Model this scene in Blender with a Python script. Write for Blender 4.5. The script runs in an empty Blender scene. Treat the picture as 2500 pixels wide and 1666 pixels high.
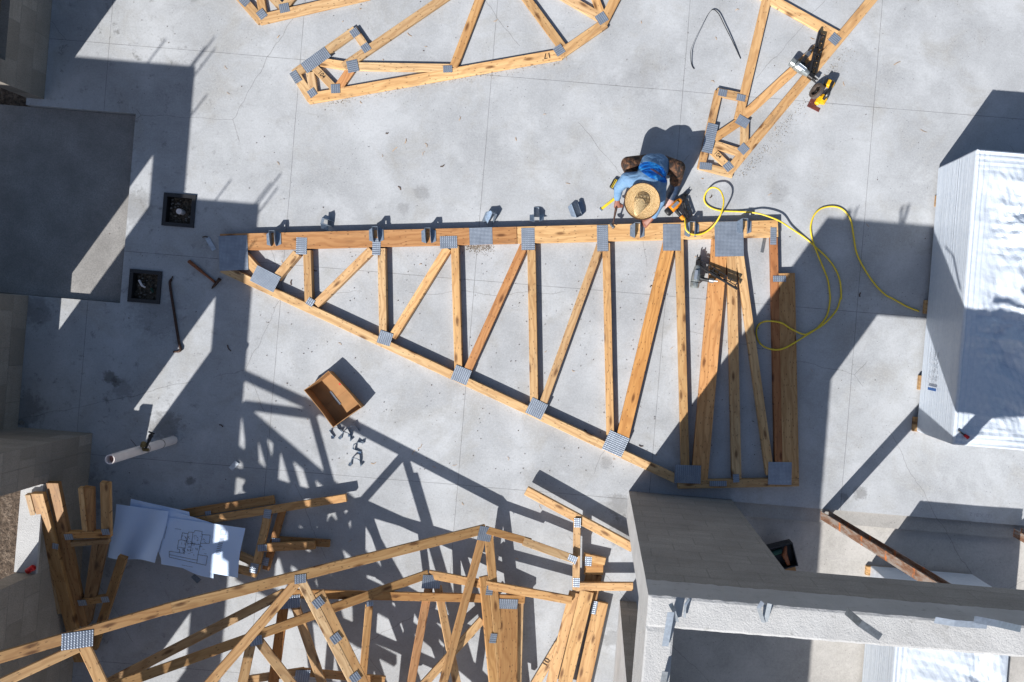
import bpy, bmesh, math, random
from mathutils import Vector, Matrix, noise
random.seed(7)
R = math.radians
sc = bpy.context.scene
C = sc.collection
# ------------------------------------------------------------------ camera, sky, sun, exposure
S, H, NX, NY = 0.0045, 8.0, 1455.0, 785.0     # metres per photo pixel on the slab, flying height, nadir pixel
cam = bpy.data.cameras.new('camera'); co = bpy.data.objects.new('camera', cam); C.objects.link(co)
co.location = (0, 0, H)
cam.sensor_width = 36.0; cam.lens = 36.0 * (H / S) / 2500
cam.shift_x = (1250 - NX) / 2500; cam.shift_y = -(833 - NY) / 2500
cam.clip_end = 500; cam.clip_start = 0.05
sc.camera = co
SUN_H = Vector((-0.588, -0.809))               # horizontal direction towards the sun
EL = R(39.3)
w = bpy.data.worlds.new('World'); sc.world = w; w.use_nodes = True
nt = w.node_tree; bg = nt.nodes['Background']; bg.inputs['Strength'].default_value = 0.068
sky = nt.nodes.new('ShaderNodeTexSky'); sky.sky_type = 'NISHITA'; sky.sun_disc = False
sky.sun_elevation = EL; sky.sun_rotation = math.atan2(SUN_H.x, SUN_H.y)
sky.air_density = 1.0; sky.dust_density = 1.3; sky.ozone_density = 1.0
nt.links.new(sky.outputs[0], bg.inputs['Color'])
sl = bpy.data.lights.new('sun', 'SUN'); so = bpy.data.objects.new('sun', sl); C.objects.link(so)
sl.energy = 5.0; sl.angle = R(0.53); sl.color = (1.0, 0.965, 0.915)
so.rotation_euler = Vector((-SUN_H.x * math.cos(EL), -SUN_H.y * math.cos(EL), -math.sin(EL))).to_track_quat('-Z', 'Y').to_euler()
so.location = (-10, -14, 14)
sc.view_settings.view_transform = 'Standard'; sc.view_settings.look = 'None'
sc.view_settings.exposure = 0.53; sc.view_settings.gamma = 1.0

# ------------------------------------------------------------------ coordinates
def P(px, py, z=0.0):
    k = S * (H - z) / H
    return Vector(((px - NX) * k, (NY - py) * k, z))
def W(px, py, z=0.0):
    return Vector(((px - NX) * S, (NY - py) * S, z))
GS = 0.083
def G(u, v, z=0.0):                             # building grid
    return W(u - GS * v, GS * u + v, z)
ROT = Matrix.Rotation(-math.atan(GS), 4, 'Z'); RI = ROT.inverted()
CAM = Vector((0, 0, H))
class Plane:
    def __init__(s, a, b, c):
        a, b, c = P(*a), P(*b), P(*c)
        n = (b - a).cross(c - a).normalized()
        if n.z < 0: n = -n
        s.n, s.d = n, n.dot(a)
    def at(s, px, py, off=0.0):
        d = P(px, py, 0) - CAM
        t = (s.d + off - s.n.dot(CAM)) / s.n.dot(d)
        return CAM + d * t
def flat(z): return Plane((0, 0, z), (1000, 0, z), (0, 1000, z))

# ------------------------------------------------------------------ materials
def mat(name):
    m = bpy.data.materials.new(name); m.use_nodes = True
    t = m.node_tree; b = t.nodes['Principled BSDF']
    return m, t, b
class N:
    def __init__(s, t): s.t = t
    def n(s, ty, **kw):
        o = s.t.nodes.new(ty)
        for k, v in kw.items(): setattr(o, k, v)
        return o
    def l(s, a, b): s.t.links.new(a, b)
    def math(s, op, a, b=None, c=None, clamp=False):
        o = s.n('ShaderNodeMath', operation=op); o.use_clamp = clamp
        for i, x in enumerate((a, b, c)):
            if x is None: continue
            if isinstance(x, (int, float)): o.inputs[i].default_value = x
            else: s.l(x, o.inputs[i])
        return o.outputs[0]
    def noise(s, vec, scale, detail=4, rough=0.55, dist=0.0):
        o = s.n('ShaderNodeTexNoise'); o.inputs['Scale'].default_value = scale
        o.inputs['Detail'].default_value = detail; o.inputs['Roughness'].default_value = rough
        o.inputs['Distortion'].default_value = dist
        if vec is not None: s.l(vec, o.inputs['Vector'])
        return o.outputs['Fac']
    def ramp(s, fac, stops):
        o = s.n('ShaderNodeValToRGB'); e = o.color_ramp.elements
        while len(e) < len(stops): e.new(0.5)
        for i, (p, c) in enumerate(stops):
            e[i].position = p; e[i].color = (*c, 1) if not isinstance(c, (int, float)) else (c, c, c, 1)
        s.l(fac, o.inputs[0]); return o.outputs[0]
    def mix(s, fac, a, b, mode='MIX'):
        o = s.n('ShaderNodeMix', data_type='RGBA', blend_type=mode)
        for i, x in ((0, fac), (6, a), (7, b)):
            if isinstance(x, (int, float)): o.inputs[i].default_value = x
            elif isinstance(x, tuple): o.inputs[i].default_value = (*x, 1)
            else: s.l(x, o.inputs[i])
        return o.outputs[2]
    def mapv(s, vec, scale=(1, 1, 1), loc=(0, 0, 0), rot=(0, 0, 0)):
        o = s.n('ShaderNodeMapping'); o.inputs['Scale'].default_value = scale
        o.inputs['Location'].default_value = loc; o.inputs['Rotation'].default_value = rot
        s.l(vec, o.inputs['Vector']); return o.outputs[0]
    def bump(s, h, strength, dist=0.01):
        o = s.n('ShaderNodeBump'); o.inputs['Strength'].default_value = strength
        o.inputs['Distance'].default_value = dist; s.l(h, o.inputs['Height']); return o.outputs[0]
    def obj(s): return s.n('ShaderNodeTexCoord').outputs['Object']
    def uv(s): return s.n('ShaderNodeTexCoord').outputs['UV']
    def sep(s, v):
        o = s.n('ShaderNodeSeparateXYZ'); s.l(v, o.inputs[0]); return o.outputs
    def vor(s, vec, scale, feature='F1'):
        o = s.n('ShaderNodeTexVoronoi', feature=feature, voronoi_dimensions='2D'); o.inputs['Scale'].default_value = scale
        s.l(vec, o.inputs['Vector']); return o.outputs

def plain(name, col, rough=0.6, metal=0.0, var=0.12, scale=60, bump=0.0, spec=0.5):
    m, t, b = mat(name); k = N(t); v = k.obj()
    f = k.noise(v, scale, 4)
    lo = tuple(c * (1 - var) for c in col); hi = tuple(min(1, c * (1 + var)) for c in col)
    k.l(k.ramp(f, [(0.3, lo), (0.7, hi)]), b.inputs['Base Color'])
    b.inputs['Roughness'].default_value = rough; b.inputs['Metallic'].default_value = metal
    b.inputs['Specular IOR Level'].default_value = spec
    if bump: k.l(k.bump(f, bump, 0.004), b.inputs['Normal'])
    return m

def concrete_slab(name='slab_concrete', joints=True, base=(0.371, 0.386, 0.406)):
    m, t, b = mat(name); k = N(t); v = k.obj()
    big = k.noise(v, 0.8, 5, 0.6); mid = k.noise(v, 4.5, 6, 0.65); fine = k.noise(v, 130, 3, 0.7)
    blot = k.noise(v, 2.0, 8, 0.7, 0.6)
    c = k.mix(k.ramp(big, [(0.36, 0.0), (0.64, 1.0)]), tuple(x * 0.82 for x in base), tuple(x * 1.1 for x in base))
    c = k.mix(k.ramp(mid, [(0.35, 0.0), (0.75, 0.55)]), c, (base[0] * 1.18, base[1] * 1.18, base[2] * 1.19))
    c = k.mix(k.ramp(blot, [(0.5, 0.0), (0.7, 0.55)]), c, (0.30, 0.29, 0.265))
    c = k.mix(k.ramp(fine, [(0.32, 0.28), (0.5, 0.0)]), c, (0.17, 0.175, 0.18))
    c = k.mix(k.ramp(fine, [(0.55, 0.0), (0.75, 0.2)]), c, (0.6, 0.6, 0.6))
    cloud = k.noise(v, 1.7, 7, 0.68, 0.35)
    c = k.mix(k.ramp(cloud, [(0.5, 0.0), (0.66, 0.75)]), c, tuple(x * 1.24 for x in base)); c = k.mix(k.ramp(cloud, [(0.32, 0.5), (0.47, 0.0)]), c, tuple(x * 0.76 for x in base))
    grain = k.noise(v, 48, 2, 0.9)
    c = k.mix(k.ramp(grain, [(0.3, 0.25), (0.5, 0.0)]), c, tuple(x * 0.6 for x in base)); c = k.mix(k.ramp(grain, [(0.5, 0.0), (0.72, 0.3)]), c, tuple(x * 1.35 for x in base))
    scf = k.noise(k.mapv(v, (1.2, 9, 1), rot=(0, 0, 0.5)), 1.6, 6, 0.75)
    c = k.mix(k.ramp(scf, [(0.58, 0.0), (0.75, 0.4)]), c, (0.25, 0.25, 0.25))
    # small dark specks and a few hairline cracks
    ve = k.vor(v, 9.0); vp = k.noise(v, 3.0, 2)
    sp = k.math('MULTIPLY', k.math('LESS_THAN', ve['Distance'], 0.04), k.math('GREATER_THAN', vp, 0.55))
    c = k.mix(k.math('MULTIPLY', sp, 0.55), c, (0.07, 0.07, 0.07))
    # dark grime blots (strongest towards the old side of the slab, local x < -3)
    x, y, z = k.sep(v)
    gr = k.noise(v, 7.5, 7, 0.72, 0.3)
    near = k.ramp(k.math('MULTIPLY_ADD', x, -0.25, -0.75), [(0.0, 0.0), (0.6, 1.0)])
    g = k.math('MULTIPLY', k.ramp(gr, [(0.57, 0.0), (0.7, 0.75)]), near)
    c = k.mix(g, c, (0.12, 0.12, 0.115))
    nst = k.noise(v, 16, 5, 0.7)
    if joints:
        for (px, py, rr, al) in ((268, 920, .085, .7), (286, 932, .07, .6), (300, 950, .13, .35), (405, 1042, .20, .5), (465, 1175, .06, .6), (90, 760, .2, .4), (60, 1000, .25, .5), (330, 505, .22, .35), (385, 770, .3, .3), (210, 1200, .3, .4), (1512, 1235, .16, .45), (1520, 1300, .2, .4), (1492, 1560, .12, .4), (2100, 1205, .09, .5), (2060, 1215, .06, .45), (1480, 1130, .08, .3), (1900, 470, .14, .22), (1030, 470, .1, .3), (985, 510, .08, .25), (700, 590, .2, .2), (1560, 180, .3, .16)):
            wp = RI @ W(px, py, 0)
            dn_ = k.n('ShaderNodeVectorMath', operation='DISTANCE'); k.l(v, dn_.inputs[0]); dn_.inputs[1].default_value = wp
            dd = k.math('ADD', k.math('DIVIDE', dn_.outputs['Value'], rr), k.math('MULTIPLY', k.math('SUBTRACT', nst, 0.5), 2.2))
            c = k.mix(k.math('MULTIPLY', k.ramp(dd, [(0.55, 1.0), (1.0, 0.0)]), al), c, (0.11, 0.105, 0.10))
    wv = k.n('ShaderNodeVectorMath', operation='ADD')
    ns = k.n('ShaderNodeTexNoise'); ns.inputs['Scale'].default_value = 2.5; ns.inputs['Detail'].default_value = 6; k.l(v, ns.inputs['Vector'])
    sc_ = k.n('ShaderNodeVectorMath', operation='SCALE'); sc_.inputs['Scale'].default_value = 0.16; k.l(ns.outputs['Color'], sc_.inputs[0])
    k.l(v, wv.inputs[0]); k.l(sc_.outputs[0], wv.inputs[1])
    ck = k.vor(wv.outputs[0], 0.3, 'DISTANCE_TO_EDGE')
    cm = k.math('MULTIPLY', k.math('LESS_THAN', ck['Distance'], 0.0009), k.math('GREATER_THAN', k.noise(v, 0.7, 1), 0.47))
    c = k.mix(k.math('MULTIPLY', cm, 0.5), c, (0.13, 0.125, 0.12))
    if joints:
        k1 = 1.00344 * S
        def line(coord, off, step, half):
            f = k.math('FRACT', k.math('MULTIPLY_ADD', coord, 1.0 / step, 0.5 - off / step))
            d = k.math('MULTIPLY', k.math('ABSOLUTE', k.math('SUBTRACT', f, 0.5)), step)
            return k.math('LESS_THAN', d, half)
        u0 = (NX + GS * NY) / (1 + GS * GS); v0 = (NY - GS * NX) / (1 + GS * GS)
        wob = k.math('MULTIPLY', k.math('SUBTRACT', k.noise(v, 1.2, 2), 0.5), 0.012)
        lx = line(k.math('ADD', x, wob), (274 - u0) * k1, 466.6 * k1, 0.003)
        ly = line(k.math('ADD', y, wob), -(84 - v0) * k1, 500 * k1, 0.003)
        j = k.math('MAXIMUM', lx, ly)
        jv = k.math('MULTIPLY_ADD', k.noise(v, 6, 3), 0.8, 0.12)
        c = k.mix(k.math('MULTIPLY', j, jv), c, (0.075, 0.07, 0.068))
    k.l(c, b.inputs['Base Color'])
    b.inputs['Roughness'].default_value = 0.85; b.inputs['Specular IOR Level'].default_value = 0.25
    k.l(k.bump(k.math('ADD', fine, k.math('MULTIPLY', mid, 2.0)), 0.25, 0.003), b.inputs['Normal'])
    return m
M_SLAB = concrete_slab()
M_PORCH = concrete_slab('porch_concrete', False, (0.40, 0.385, 0.365))

def rough_floor():
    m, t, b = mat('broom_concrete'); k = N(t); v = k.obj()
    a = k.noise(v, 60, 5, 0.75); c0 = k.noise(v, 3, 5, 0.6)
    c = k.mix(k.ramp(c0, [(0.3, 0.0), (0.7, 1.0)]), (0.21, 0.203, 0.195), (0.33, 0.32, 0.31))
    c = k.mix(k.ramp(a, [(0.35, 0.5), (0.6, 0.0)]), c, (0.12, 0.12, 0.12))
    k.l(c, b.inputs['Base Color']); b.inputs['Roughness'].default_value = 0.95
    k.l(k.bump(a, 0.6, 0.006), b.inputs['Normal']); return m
M_RECESS = rough_floor()

def block_mat(name, c1, c2, mortar):
    m, t, b = mat(name); k = N(t); v = k.uv()
    br = k.n('ShaderNodeTexBrick'); k.l(v, br.inputs['Vector'])
    br.inputs['Scale'].default_value = 1.0; br.inputs['Brick Width'].default_value = 0.4; br.inputs['Row Height'].default_value = 0.2
    br.inputs['Mortar Size'].default_value = 0.005; br.inputs['Mortar Smooth'].default_value = 0.5; br.inputs['Bias'].default_value = 0.0
    br.inputs['Color1'].default_value = (*c1, 1); br.inputs['Color2'].default_value = (*c2, 1); br.inputs['Mortar'].default_value = (*mortar, 1)
    o = k.obj()
    n1 = k.noise(o, 2.3, 6, 0.65); n2 = k.noise(o, 90, 4, 0.75); n3 = k.noise(k.mapv(o, (0.5, 0.5, 5)), 2.2, 6, 0.75)
    c = k.mix(k.ramp(n1, [(0.3, 0.55), (0.7, 0.0)]), br.outputs['Color'], tuple(x * 0.62 for x in c1))
    c = k.mix(k.ramp(n3, [(0.5, 0.0), (0.68, 0.6)]), c, tuple(x * 0.6 for x in c2))
    c = k.mix(k.ramp(n2, [(0.35, 0.45), (0.55, 0.0)]), c, tuple(x * 0.45 for x in c1))
    k.l(c, b.inputs['Base Color']); b.inputs['Roughness'].default_value = 0.95; b.inputs['Specular IOR Level'].default_value = 0.2
    hgt = k.math('ADD', k.math('MULTIPLY', br.outputs['Fac'], -0.5), k.math('MULTIPLY', n2, 0.5))
    k.l(k.bump(hgt, 0.7, 0.008), b.inputs['Normal']); return m
M_BLOCK = block_mat('grey_block', (0.31, 0.298, 0.28), (0.36, 0.345, 0.325), (0.275, 0.265, 0.25))
M_BLOCK2 = block_mat('tan_block', (0.27, 0.245, 0.215), (0.41, 0.375, 0.335), (0.30, 0.28, 0.255))

def cast_mat():
    m, t, b = mat('cast_concrete'); k = N(t); o = k.obj()
    g = k.n('ShaderNodeNewGeometry'); nz = k.sep(g.outputs['Normal'])[2]
    n1 = k.noise(o, 3, 6, 0.65); n2 = k.noise(o, 75, 5, 0.75); st = k.noise(k.mapv(o, (1, 1, 9)), 3, 5, 0.7); n4 = k.noise(o, 14, 6, 0.7)
    c = k.mix(k.ramp(n1, [(0.3, 0.0), (0.7, 1.0)]), (0.40, 0.402, 0.405), (0.50, 0.505, 0.51))
    c = k.mix(k.ramp(st, [(0.58, 0.0), (0.8, 0.5)]), c, (0.24, 0.23, 0.215))
    c = k.mix(k.ramp(n4, [(0.6, 0.0), (0.72, 0.7)]), c, (0.2, 0.2, 0.19))
    k.l(c, b.inputs['Base Color']); b.inputs['Roughness'].default_value = 0.9; b.inputs['Specular IOR Level'].default_value = 0.25
    h = k.math('ADD', k.math('MULTIPLY', n2, 1.3), k.math('MULTIPLY', n4, 0.4))
    k.l(k.bump(h, 0.8, 0.008), b.inputs['Normal']); return m
M_CAST = cast_mat()

def wood_mat(name, tones, knot=0.5):
    m, t, b = mat(name); k = N(t); o = k.obj()
    inf = k.n('ShaderNodeObjectInfo'); rnd = inf.outputs['Random']
    off = k.n('ShaderNodeCombineXYZ'); k.l(k.math('MULTIPLY', rnd, 37.0), off.inputs[0]); k.l(k.math('MULTIPLY', rnd, 11.3), off.inputs[1]); k.l(k.math('MULTIPLY', rnd, 5.1), off.inputs[2])
    ad = k.n('ShaderNodeVectorMath', operation='ADD'); k.l(o, ad.inputs[0]); k.l(off.outputs[0], ad.inputs[1]); v = ad.outputs[0]
    warp = k.noise(k.mapv(v, (1.6, 5, 5)), 1.0, 3, 0.5)
    x, y, z = k.sep(v)
    # cathedral growth rings: distance field distorted along the board, cut as bands
    ring = k.math('ADD', k.math('MULTIPLY', k.math('ADD', y, k.math('MULTIPLY', z, 0.6)), 95.0), k.math('MULTIPLY', warp, 34.0))
    band = k.math('MULTIPLY_ADD', k.math('SINE', ring), 0.5, 0.5)
    fib = k.noise(k.mapv(v, (2.2, 110, 110)), 1.0, 4, 0.65)
    wide = k.noise(k.mapv(v, (0.7, 7, 7)), 1.0, 4, 0.6)
    c = k.mix(k.ramp(wide, [(0.3, 0.0), (0.72, 1.0)]), tones[0], tones[1])
    c = k.mix(k.math('MULTIPLY', k.ramp(band, [(0.4, 0.0), (0.95, 1.0)]), 0.42), c, tones[2])
    c = k.mix(k.math('MULTIPLY', k.ramp(fib, [(0.45, 0.0), (0.7, 1.0)]), 0.42), c, tones[2])
    tn = k.math('FRACT', k.math('MULTIPLY', rnd, 7.77))
    c = k.mix(k.math('MULTIPLY', tn, 0.5), c, k.mix(1.0, c, tones[3], 'MULTIPLY'))
    # knots and nail holes
    kv = k.vor(k.mapv(v, (2.4, 7.5, 7.5)), 1.0); sel = k.math('GREATER_THAN', k.sep(kv['Color'])[0], 1 - knot)
    kn = k.math('MULTIPLY', k.ramp(kv['Distance'], [(0.06, 1.0), (0.17, 0.0)]), sel)
    c = k.mix(k.math('MULTIPLY', kn, 0.8), c, (0.10, 0.038, 0.012))
    nv = k.vor(k.mapv(v, (16, 40, 40)), 1.0); nh = k.math('MULTIPLY', k.math('LESS_THAN', nv['Distance'], 0.16), k.math('GREATER_THAN', k.sep(nv['Color'])[0], 0.72))
    c = k.mix(k.math('MULTIPLY', nh, 0.6), c, (0.06, 0.03, 0.015))
    dirt = k.noise(k.mapv(v, (2.5, 10, 10)), 1.0, 6, 0.7)
    c = k.mix(k.ramp(dirt, [(0.55, 0.0), (0.75, 0.6)]), c, (0.17, 0.115, 0.075))
    c = k.mix(1.0, c, inf.outputs['Color'], 'MULTIPLY')
    k.l(c, b.inputs['Base Color']); b.inputs['Roughness'].default_value = 0.62; b.inputs['Specular IOR Level'].default_value = 0.3
    k.l(k.bump(k.math('ADD', fib, k.math('MULTIPLY', band, 0.4)), 0.25, 0.002), b.inputs['Normal']); return m
M_WOOD = wood_mat('pine_lumber', ((0.49, 0.315, 0.155), (0.66, 0.475, 0.27), (0.33, 0.175, 0.075), (0.95, 0.78, 0.62)))

def plate_mat(name, dimple, base=(0.37, 0.43, 0.52)):
    m, t, b = mat(name); k = N(t); o = k.obj(); x, y, z = k.sep(o)
    if dimple:
        p = 0.021
        s1 = k.math('SINE', k.math('MULTIPLY', k.math('ADD', x, y), 2 * math.pi / p / 1.4)); s2 = k.math('SINE', k.math('MULTIPLY', k.math('SUBTRACT', x, y), 2 * math.pi / p / 1.4))
        h = k.math('MULTIPLY_ADD', k.math('MULTIPLY', s1, s2), 0.5, 0.5)
    else:
        wv = k.math('MULTIPLY', k.math('SINE', k.math('MULTIPLY', y, 2 * math.pi / 0.02)), 0.002)
        h = k.math('MULTIPLY_ADD', k.math('SINE', k.math('MULTIPLY', k.math('ADD', x, wv), 2 * math.pi / 0.0215)), 0.5, 0.5)
        sl_ = k.math('MULTIPLY_ADD', k.math('SINE', k.math('MULTIPLY', y, 2 * math.pi / 0.0125)), 0.25, 0.3)
        h = k.math('MULTIPLY', h, k.math('ADD', sl_, 0.6))
    n1 = k.noise(o, 40, 4)
    c = k.mix(k.ramp(h, [(0.1, 0.7), (0.7, 0.0)]), base, (0.12, 0.14, 0.175) if dimple else (0.15, 0.17, 0.205))
    c = k.mix(k.ramp(n1, [(0.35, 0.3), (0.65, 0.0)]), c, tuple(x_ * 0.5 for x_ in base))
    big = k.noise(k.n('ShaderNodeNewGeometry').outputs['Position'], 9, 4)
    c = k.mix(k.ramp(big, [(0.35, 0.5), (0.65, 0.0)]), c, (0.17, 0.2, 0.25))
    k.l(c, b.inputs['Base Color']); b.inputs['Metallic'].default_value = 0.45; b.inputs['Roughness'].default_value = 0.4
    k.l(k.bump(h, 0.5, 0.004), b.inputs['Normal']); return m
M_WAVE = plate_mat('galvanised_wave_plate', False); M_DIMPLE = plate_mat('galvanised_dimple_plate', True)
M_GALV = plain('galvanised_strap', (0.42, 0.47, 0.53), 0.38, 0.75, 0.15, 40)
M_HANG = plain('zinc_hanger', (0.25, 0.31, 0.39), 0.4, 0.55, 0.2, 40)
M_GALVD = plain('dull_strap', (0.2, 0.22, 0.24), 0.5, 0.7, 0.2, 40)
M_BLACK = plain('black_plastic', (0.016, 0.016, 0.018), 0.4, 0, 0.25, 80)
M_BLKMET = plain('black_steel', (0.03, 0.03, 0.032), 0.38, 0.6, 0.3, 60)
M_SILVER = plain('cast_magnesium', (0.27, 0.30, 0.305), 0.28, 0.5, 0.2, 30)
M_ORANGE = plain('orange_housing', (0.75, 0.25, 0.015), 0.35, 0, 0.12, 30)
M_YELLOW = plain('yellow_housing', (0.78, 0.42, 0.01), 0.38, 0, 0.15, 30)
M_HOSE = plain('yellow_hose', (0.72, 0.53, 0.03), 0.4, 0, 0.1, 30)
M_GUARD = plain('saw_guard_steel', (0.17, 0.14, 0.125), 0.4, 0.6, 0.3, 30)
M_BASEPL = plain('rusty_saw_base', (0.14, 0.045, 0.04), 0.5, 0.3, 0.4, 40)
M_RUST = plain('rusty_tool', (0.05, 0.022, 0.014), 0.65, 0.2, 0.5, 50)
M_HANDLE = plain('worn_handle', (0.23, 0.07, 0.022), 0.55, 0, 0.4, 40)
M_PVC = plain('white_pvc', (0.72, 0.66, 0.64), 0.35, 0, 0.06, 12)
M_PVCIN = plain('pvc_inside', (0.5, 0.24, 0.18), 0.8, 0, 0.3, 40)
M_BRASS = plain('brass_valve', (0.16, 0.12, 0.05), 0.4, 0.5, 0.4, 60)
M_SKIN = plain('skin', (0.22, 0.085, 0.055), 0.5, 0, 0.15, 30, 0.1)
M_BOOT = plain('tan_boot_toe', (0.42, 0.27, 0.24), 0.7, 0, 0.3, 40, 0.2)
M_NAVY = plain('navy_boot_shaft', (0.012, 0.03, 0.07), 0.6, 0, 0.3, 30, 0.2)
M_PEB = plain('grey_pebbles', (0.15, 0.14, 0.125), 0.9, 0, 0.4, 40)
M_SOIL = plain('damp_soil', (0.07, 0.055, 0.038), 0.95, 0, 0.9, 45, 0.9)
M_CANRED = plain('red_can', (0.5, 0.015, 0.02), 0.3, 0.4, 0.2, 60)
M_ALU = plain('aluminium', (0.42, 0.43, 0.44), 0.3, 0.9, 0.1, 60)
M_GREENBOX = plain('green_tool', (0.006, 0.05, 0.03), 0.35, 0, 0.3, 40)
M_INK = plain('marker_ink', (0.05, 0.03, 0.02), 0.8, 0, 0.2, 40)
M_BLUEINK = plain('blue_ink', (0.02, 0.09, 0.28), 0.7, 0, 0.1, 40)
M_GREYINK = plain('grey_print', (0.3, 0.31, 0.34), 0.8, 0, 0.1, 40)
M_CARD = plain('cardboard', (0.33, 0.175, 0.07), 0.85, 0, 0.16, 9, 0.15)
M_REDINK = plain('red_print', (0.55, 0.02, 0.02), 0.7, 0, 0.1, 40)
M_LEAF = plain('dry_leaf', (0.14, 0.08, 0.04), 0.9, 0, 0.4, 40)
M_SHAVE = plain('wood_shaving', (0.46, 0.29, 0.15), 0.8, 0, 0.35, 9)
M_SAWD = plain('sawdust', (0.3, 0.26, 0.21), 0.9, 0, 0.3, 9)
M_DARKCHIP = plain('dark_chip', (0.09, 0.06, 0.045), 0.85, 0, 0.4, 9)
M_PLY = plain('old_plywood', (0.2, 0.16, 0.12), 0.85, 0, 0.3, 9)

def paper_mat():
    m, t, b = mat('plan_paper'); k = N(t); v = k.obj()
    f = k.noise(v, 3, 3)
    k.l(k.ramp(f, [(0.3, (0.58, 0.73, 0.98)), (0.7, (0.66, 0.79, 0.99))]), b.inputs['Base Color'])
    b.inputs['Roughness'].default_value = 0.5; return m
M_PAPER = paper_mat()
def dirt_mat():
    m, t, b = mat('dirt'); k = N(t); v = k.obj()
    a = k.noise(v, 9, 8, 0.78, 0.4); c0 = k.noise(v, 26, 6, 0.7)
    c = k.ramp(a, [(0.3, (0.05, 0.034, 0.024)), (0.5, (0.2, 0.145, 0.105)), (0.68, (0.42, 0.34, 0.27))])
    c = k.mix(k.ramp(c0, [(0.4, 0.7), (0.55, 0.0)]), c, (0.045, 0.032, 0.024))
    k.l(c, b.inputs['Base Color']); b.inputs['Roughness'].default_value = 1.0
    k.l(k.bump(k.math('ADD', a, c0), 1.0, 0.08), b.inputs['Normal']); return m
M_DIRT = dirt_mat()
def wrap_mat():
    m, t, b = mat('white_plastic_wrap'); k = N(t); v = k.obj()
    x, y, z = k.sep(v)
    rib = k.noise(k.mapv(v, (0.25, 0.25, 95)), 1.0, 2, 0.5)
    wr = k.noise(k.mapv(v, (2.2, 1.0, 1.0)), 3.2, 6, 0.6, 1.3); n2 = k.noise(v, 25, 4)
    c = k.mix(k.ramp(n2, [(0.3, 0.0), (0.7, 1.0)]), (0.515, 0.58, 0.67), (0.595, 0.65, 0.725))
    k.l(c, b.inputs['Base Color']); b.inputs['Roughness'].default_value = 0.34
    b.inputs['Specular IOR Level'].default_value = 0.5; b.inputs['Coat Weight'].default_value = 0.15; b.inputs['Coat Roughness'].default_value = 0.25
    g = k.n('ShaderNodeNewGeometry'); nz = k.math('ABSOLUTE', k.sep(g.outputs['Normal'])[2])
    side = k.math('SUBTRACT', 1.0, nz, clamp=True)
    h = k.math('ADD', k.math('MULTIPLY', rib, k.math('MULTIPLY', side, 1.6)), k.math('MULTIPLY', wr, k.math('MULTIPLY', nz, 0.5)))
    k.l(k.bump(h, 0.55, 0.02), b.inputs['Normal']); return m
M_WRAP = wrap_mat()
def rust_beam():
    m, t, b = mat('rusty_painted_steel'); k = N(t); v = k.obj()
    a = k.noise(k.mapv(v, (1.5, 6, 6)), 3, 7, 0.75); x = k.sep(v)[0]
    c = k.ramp(a, [(0.35, (0.14, 0.065, 0.04)), (0.48, (0.26, 0.14, 0.085)), (0.58, (0.34, 0.29, 0.255))])
    fr = k.math('FRACT', k.math('MULTIPLY_ADD', x, 2.3, k.math('MULTIPLY', a, 0.12)))
    c = k.mix(k.math('MULTIPLY', k.math('LESS_THAN', fr, k.math('MULTIPLY', a, 0.16)), k.ramp(k.noise(v, 20, 3), [(0.4, 0.0), (0.6, 0.9)])), c, (0.7, 0.2, 0.04))
    k.l(c, b.inputs['Base Color']); b.inputs['Roughness'].default_value = 0.75; b.inputs['Metallic'].default_value = 0.2
    k.l(k.bump(a, 0.4, 0.004), b.inputs['Normal']); return m
M_RBEAM = rust_beam()
def straw_mat(dark=False):
    m, t, b = mat('woven_straw_shade' if dark else 'woven_straw'); k = N(t); v = k.obj(); x, y, z = k.sep(v)
    r = k.math('SQRT', k.math('ADD', k.math('MULTIPLY', x, x), k.math('MULTIPLY', y, y)))
    n1 = k.noise(v, 60, 4, 0.7); n2 = k.noise(v, 9, 4)
    rr = k.math('ADD', k.math('ADD', r, k.math('MULTIPLY', z, 0.8)), k.math('MULTIPLY', n2, 0.014))
    ring = k.math('MULTIPLY_ADD', k.math('SINE', k.math('MULTIPLY', rr, 2 * math.pi / 0.0155)), 0.5, 0.5)
    c = k.mix(ring, (0.72, 0.50, 0.24), (0.84, 0.65, 0.37))
    c = k.mix(k.ramp(n1, [(0.38, 0.6), (0.5, 0.0)]), c, (0.48, 0.27, 0.10))
    c = k.mix(k.ramp(n1, [(0.6, 0.0), (0.72, 0.6)]), c, (0.85, 0.68, 0.4))
    if dark: c = k.mix(k.ramp(n1, [(0.48, 0.85), (0.56, 0.2)]), c, (0.12, 0.065, 0.025))  # darker straw copy, paints shade on the hat crown
    k.l(c, b.inputs['Base Color']); b.inputs['Roughness'].default_value = 0.75
    k.l(k.bump(k.math('ADD', ring, n1), 0.7, 0.004), b.inputs['Normal']); return m
M_STRAW = straw_mat(); M_STRAWSHADE = straw_mat(True)
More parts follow.
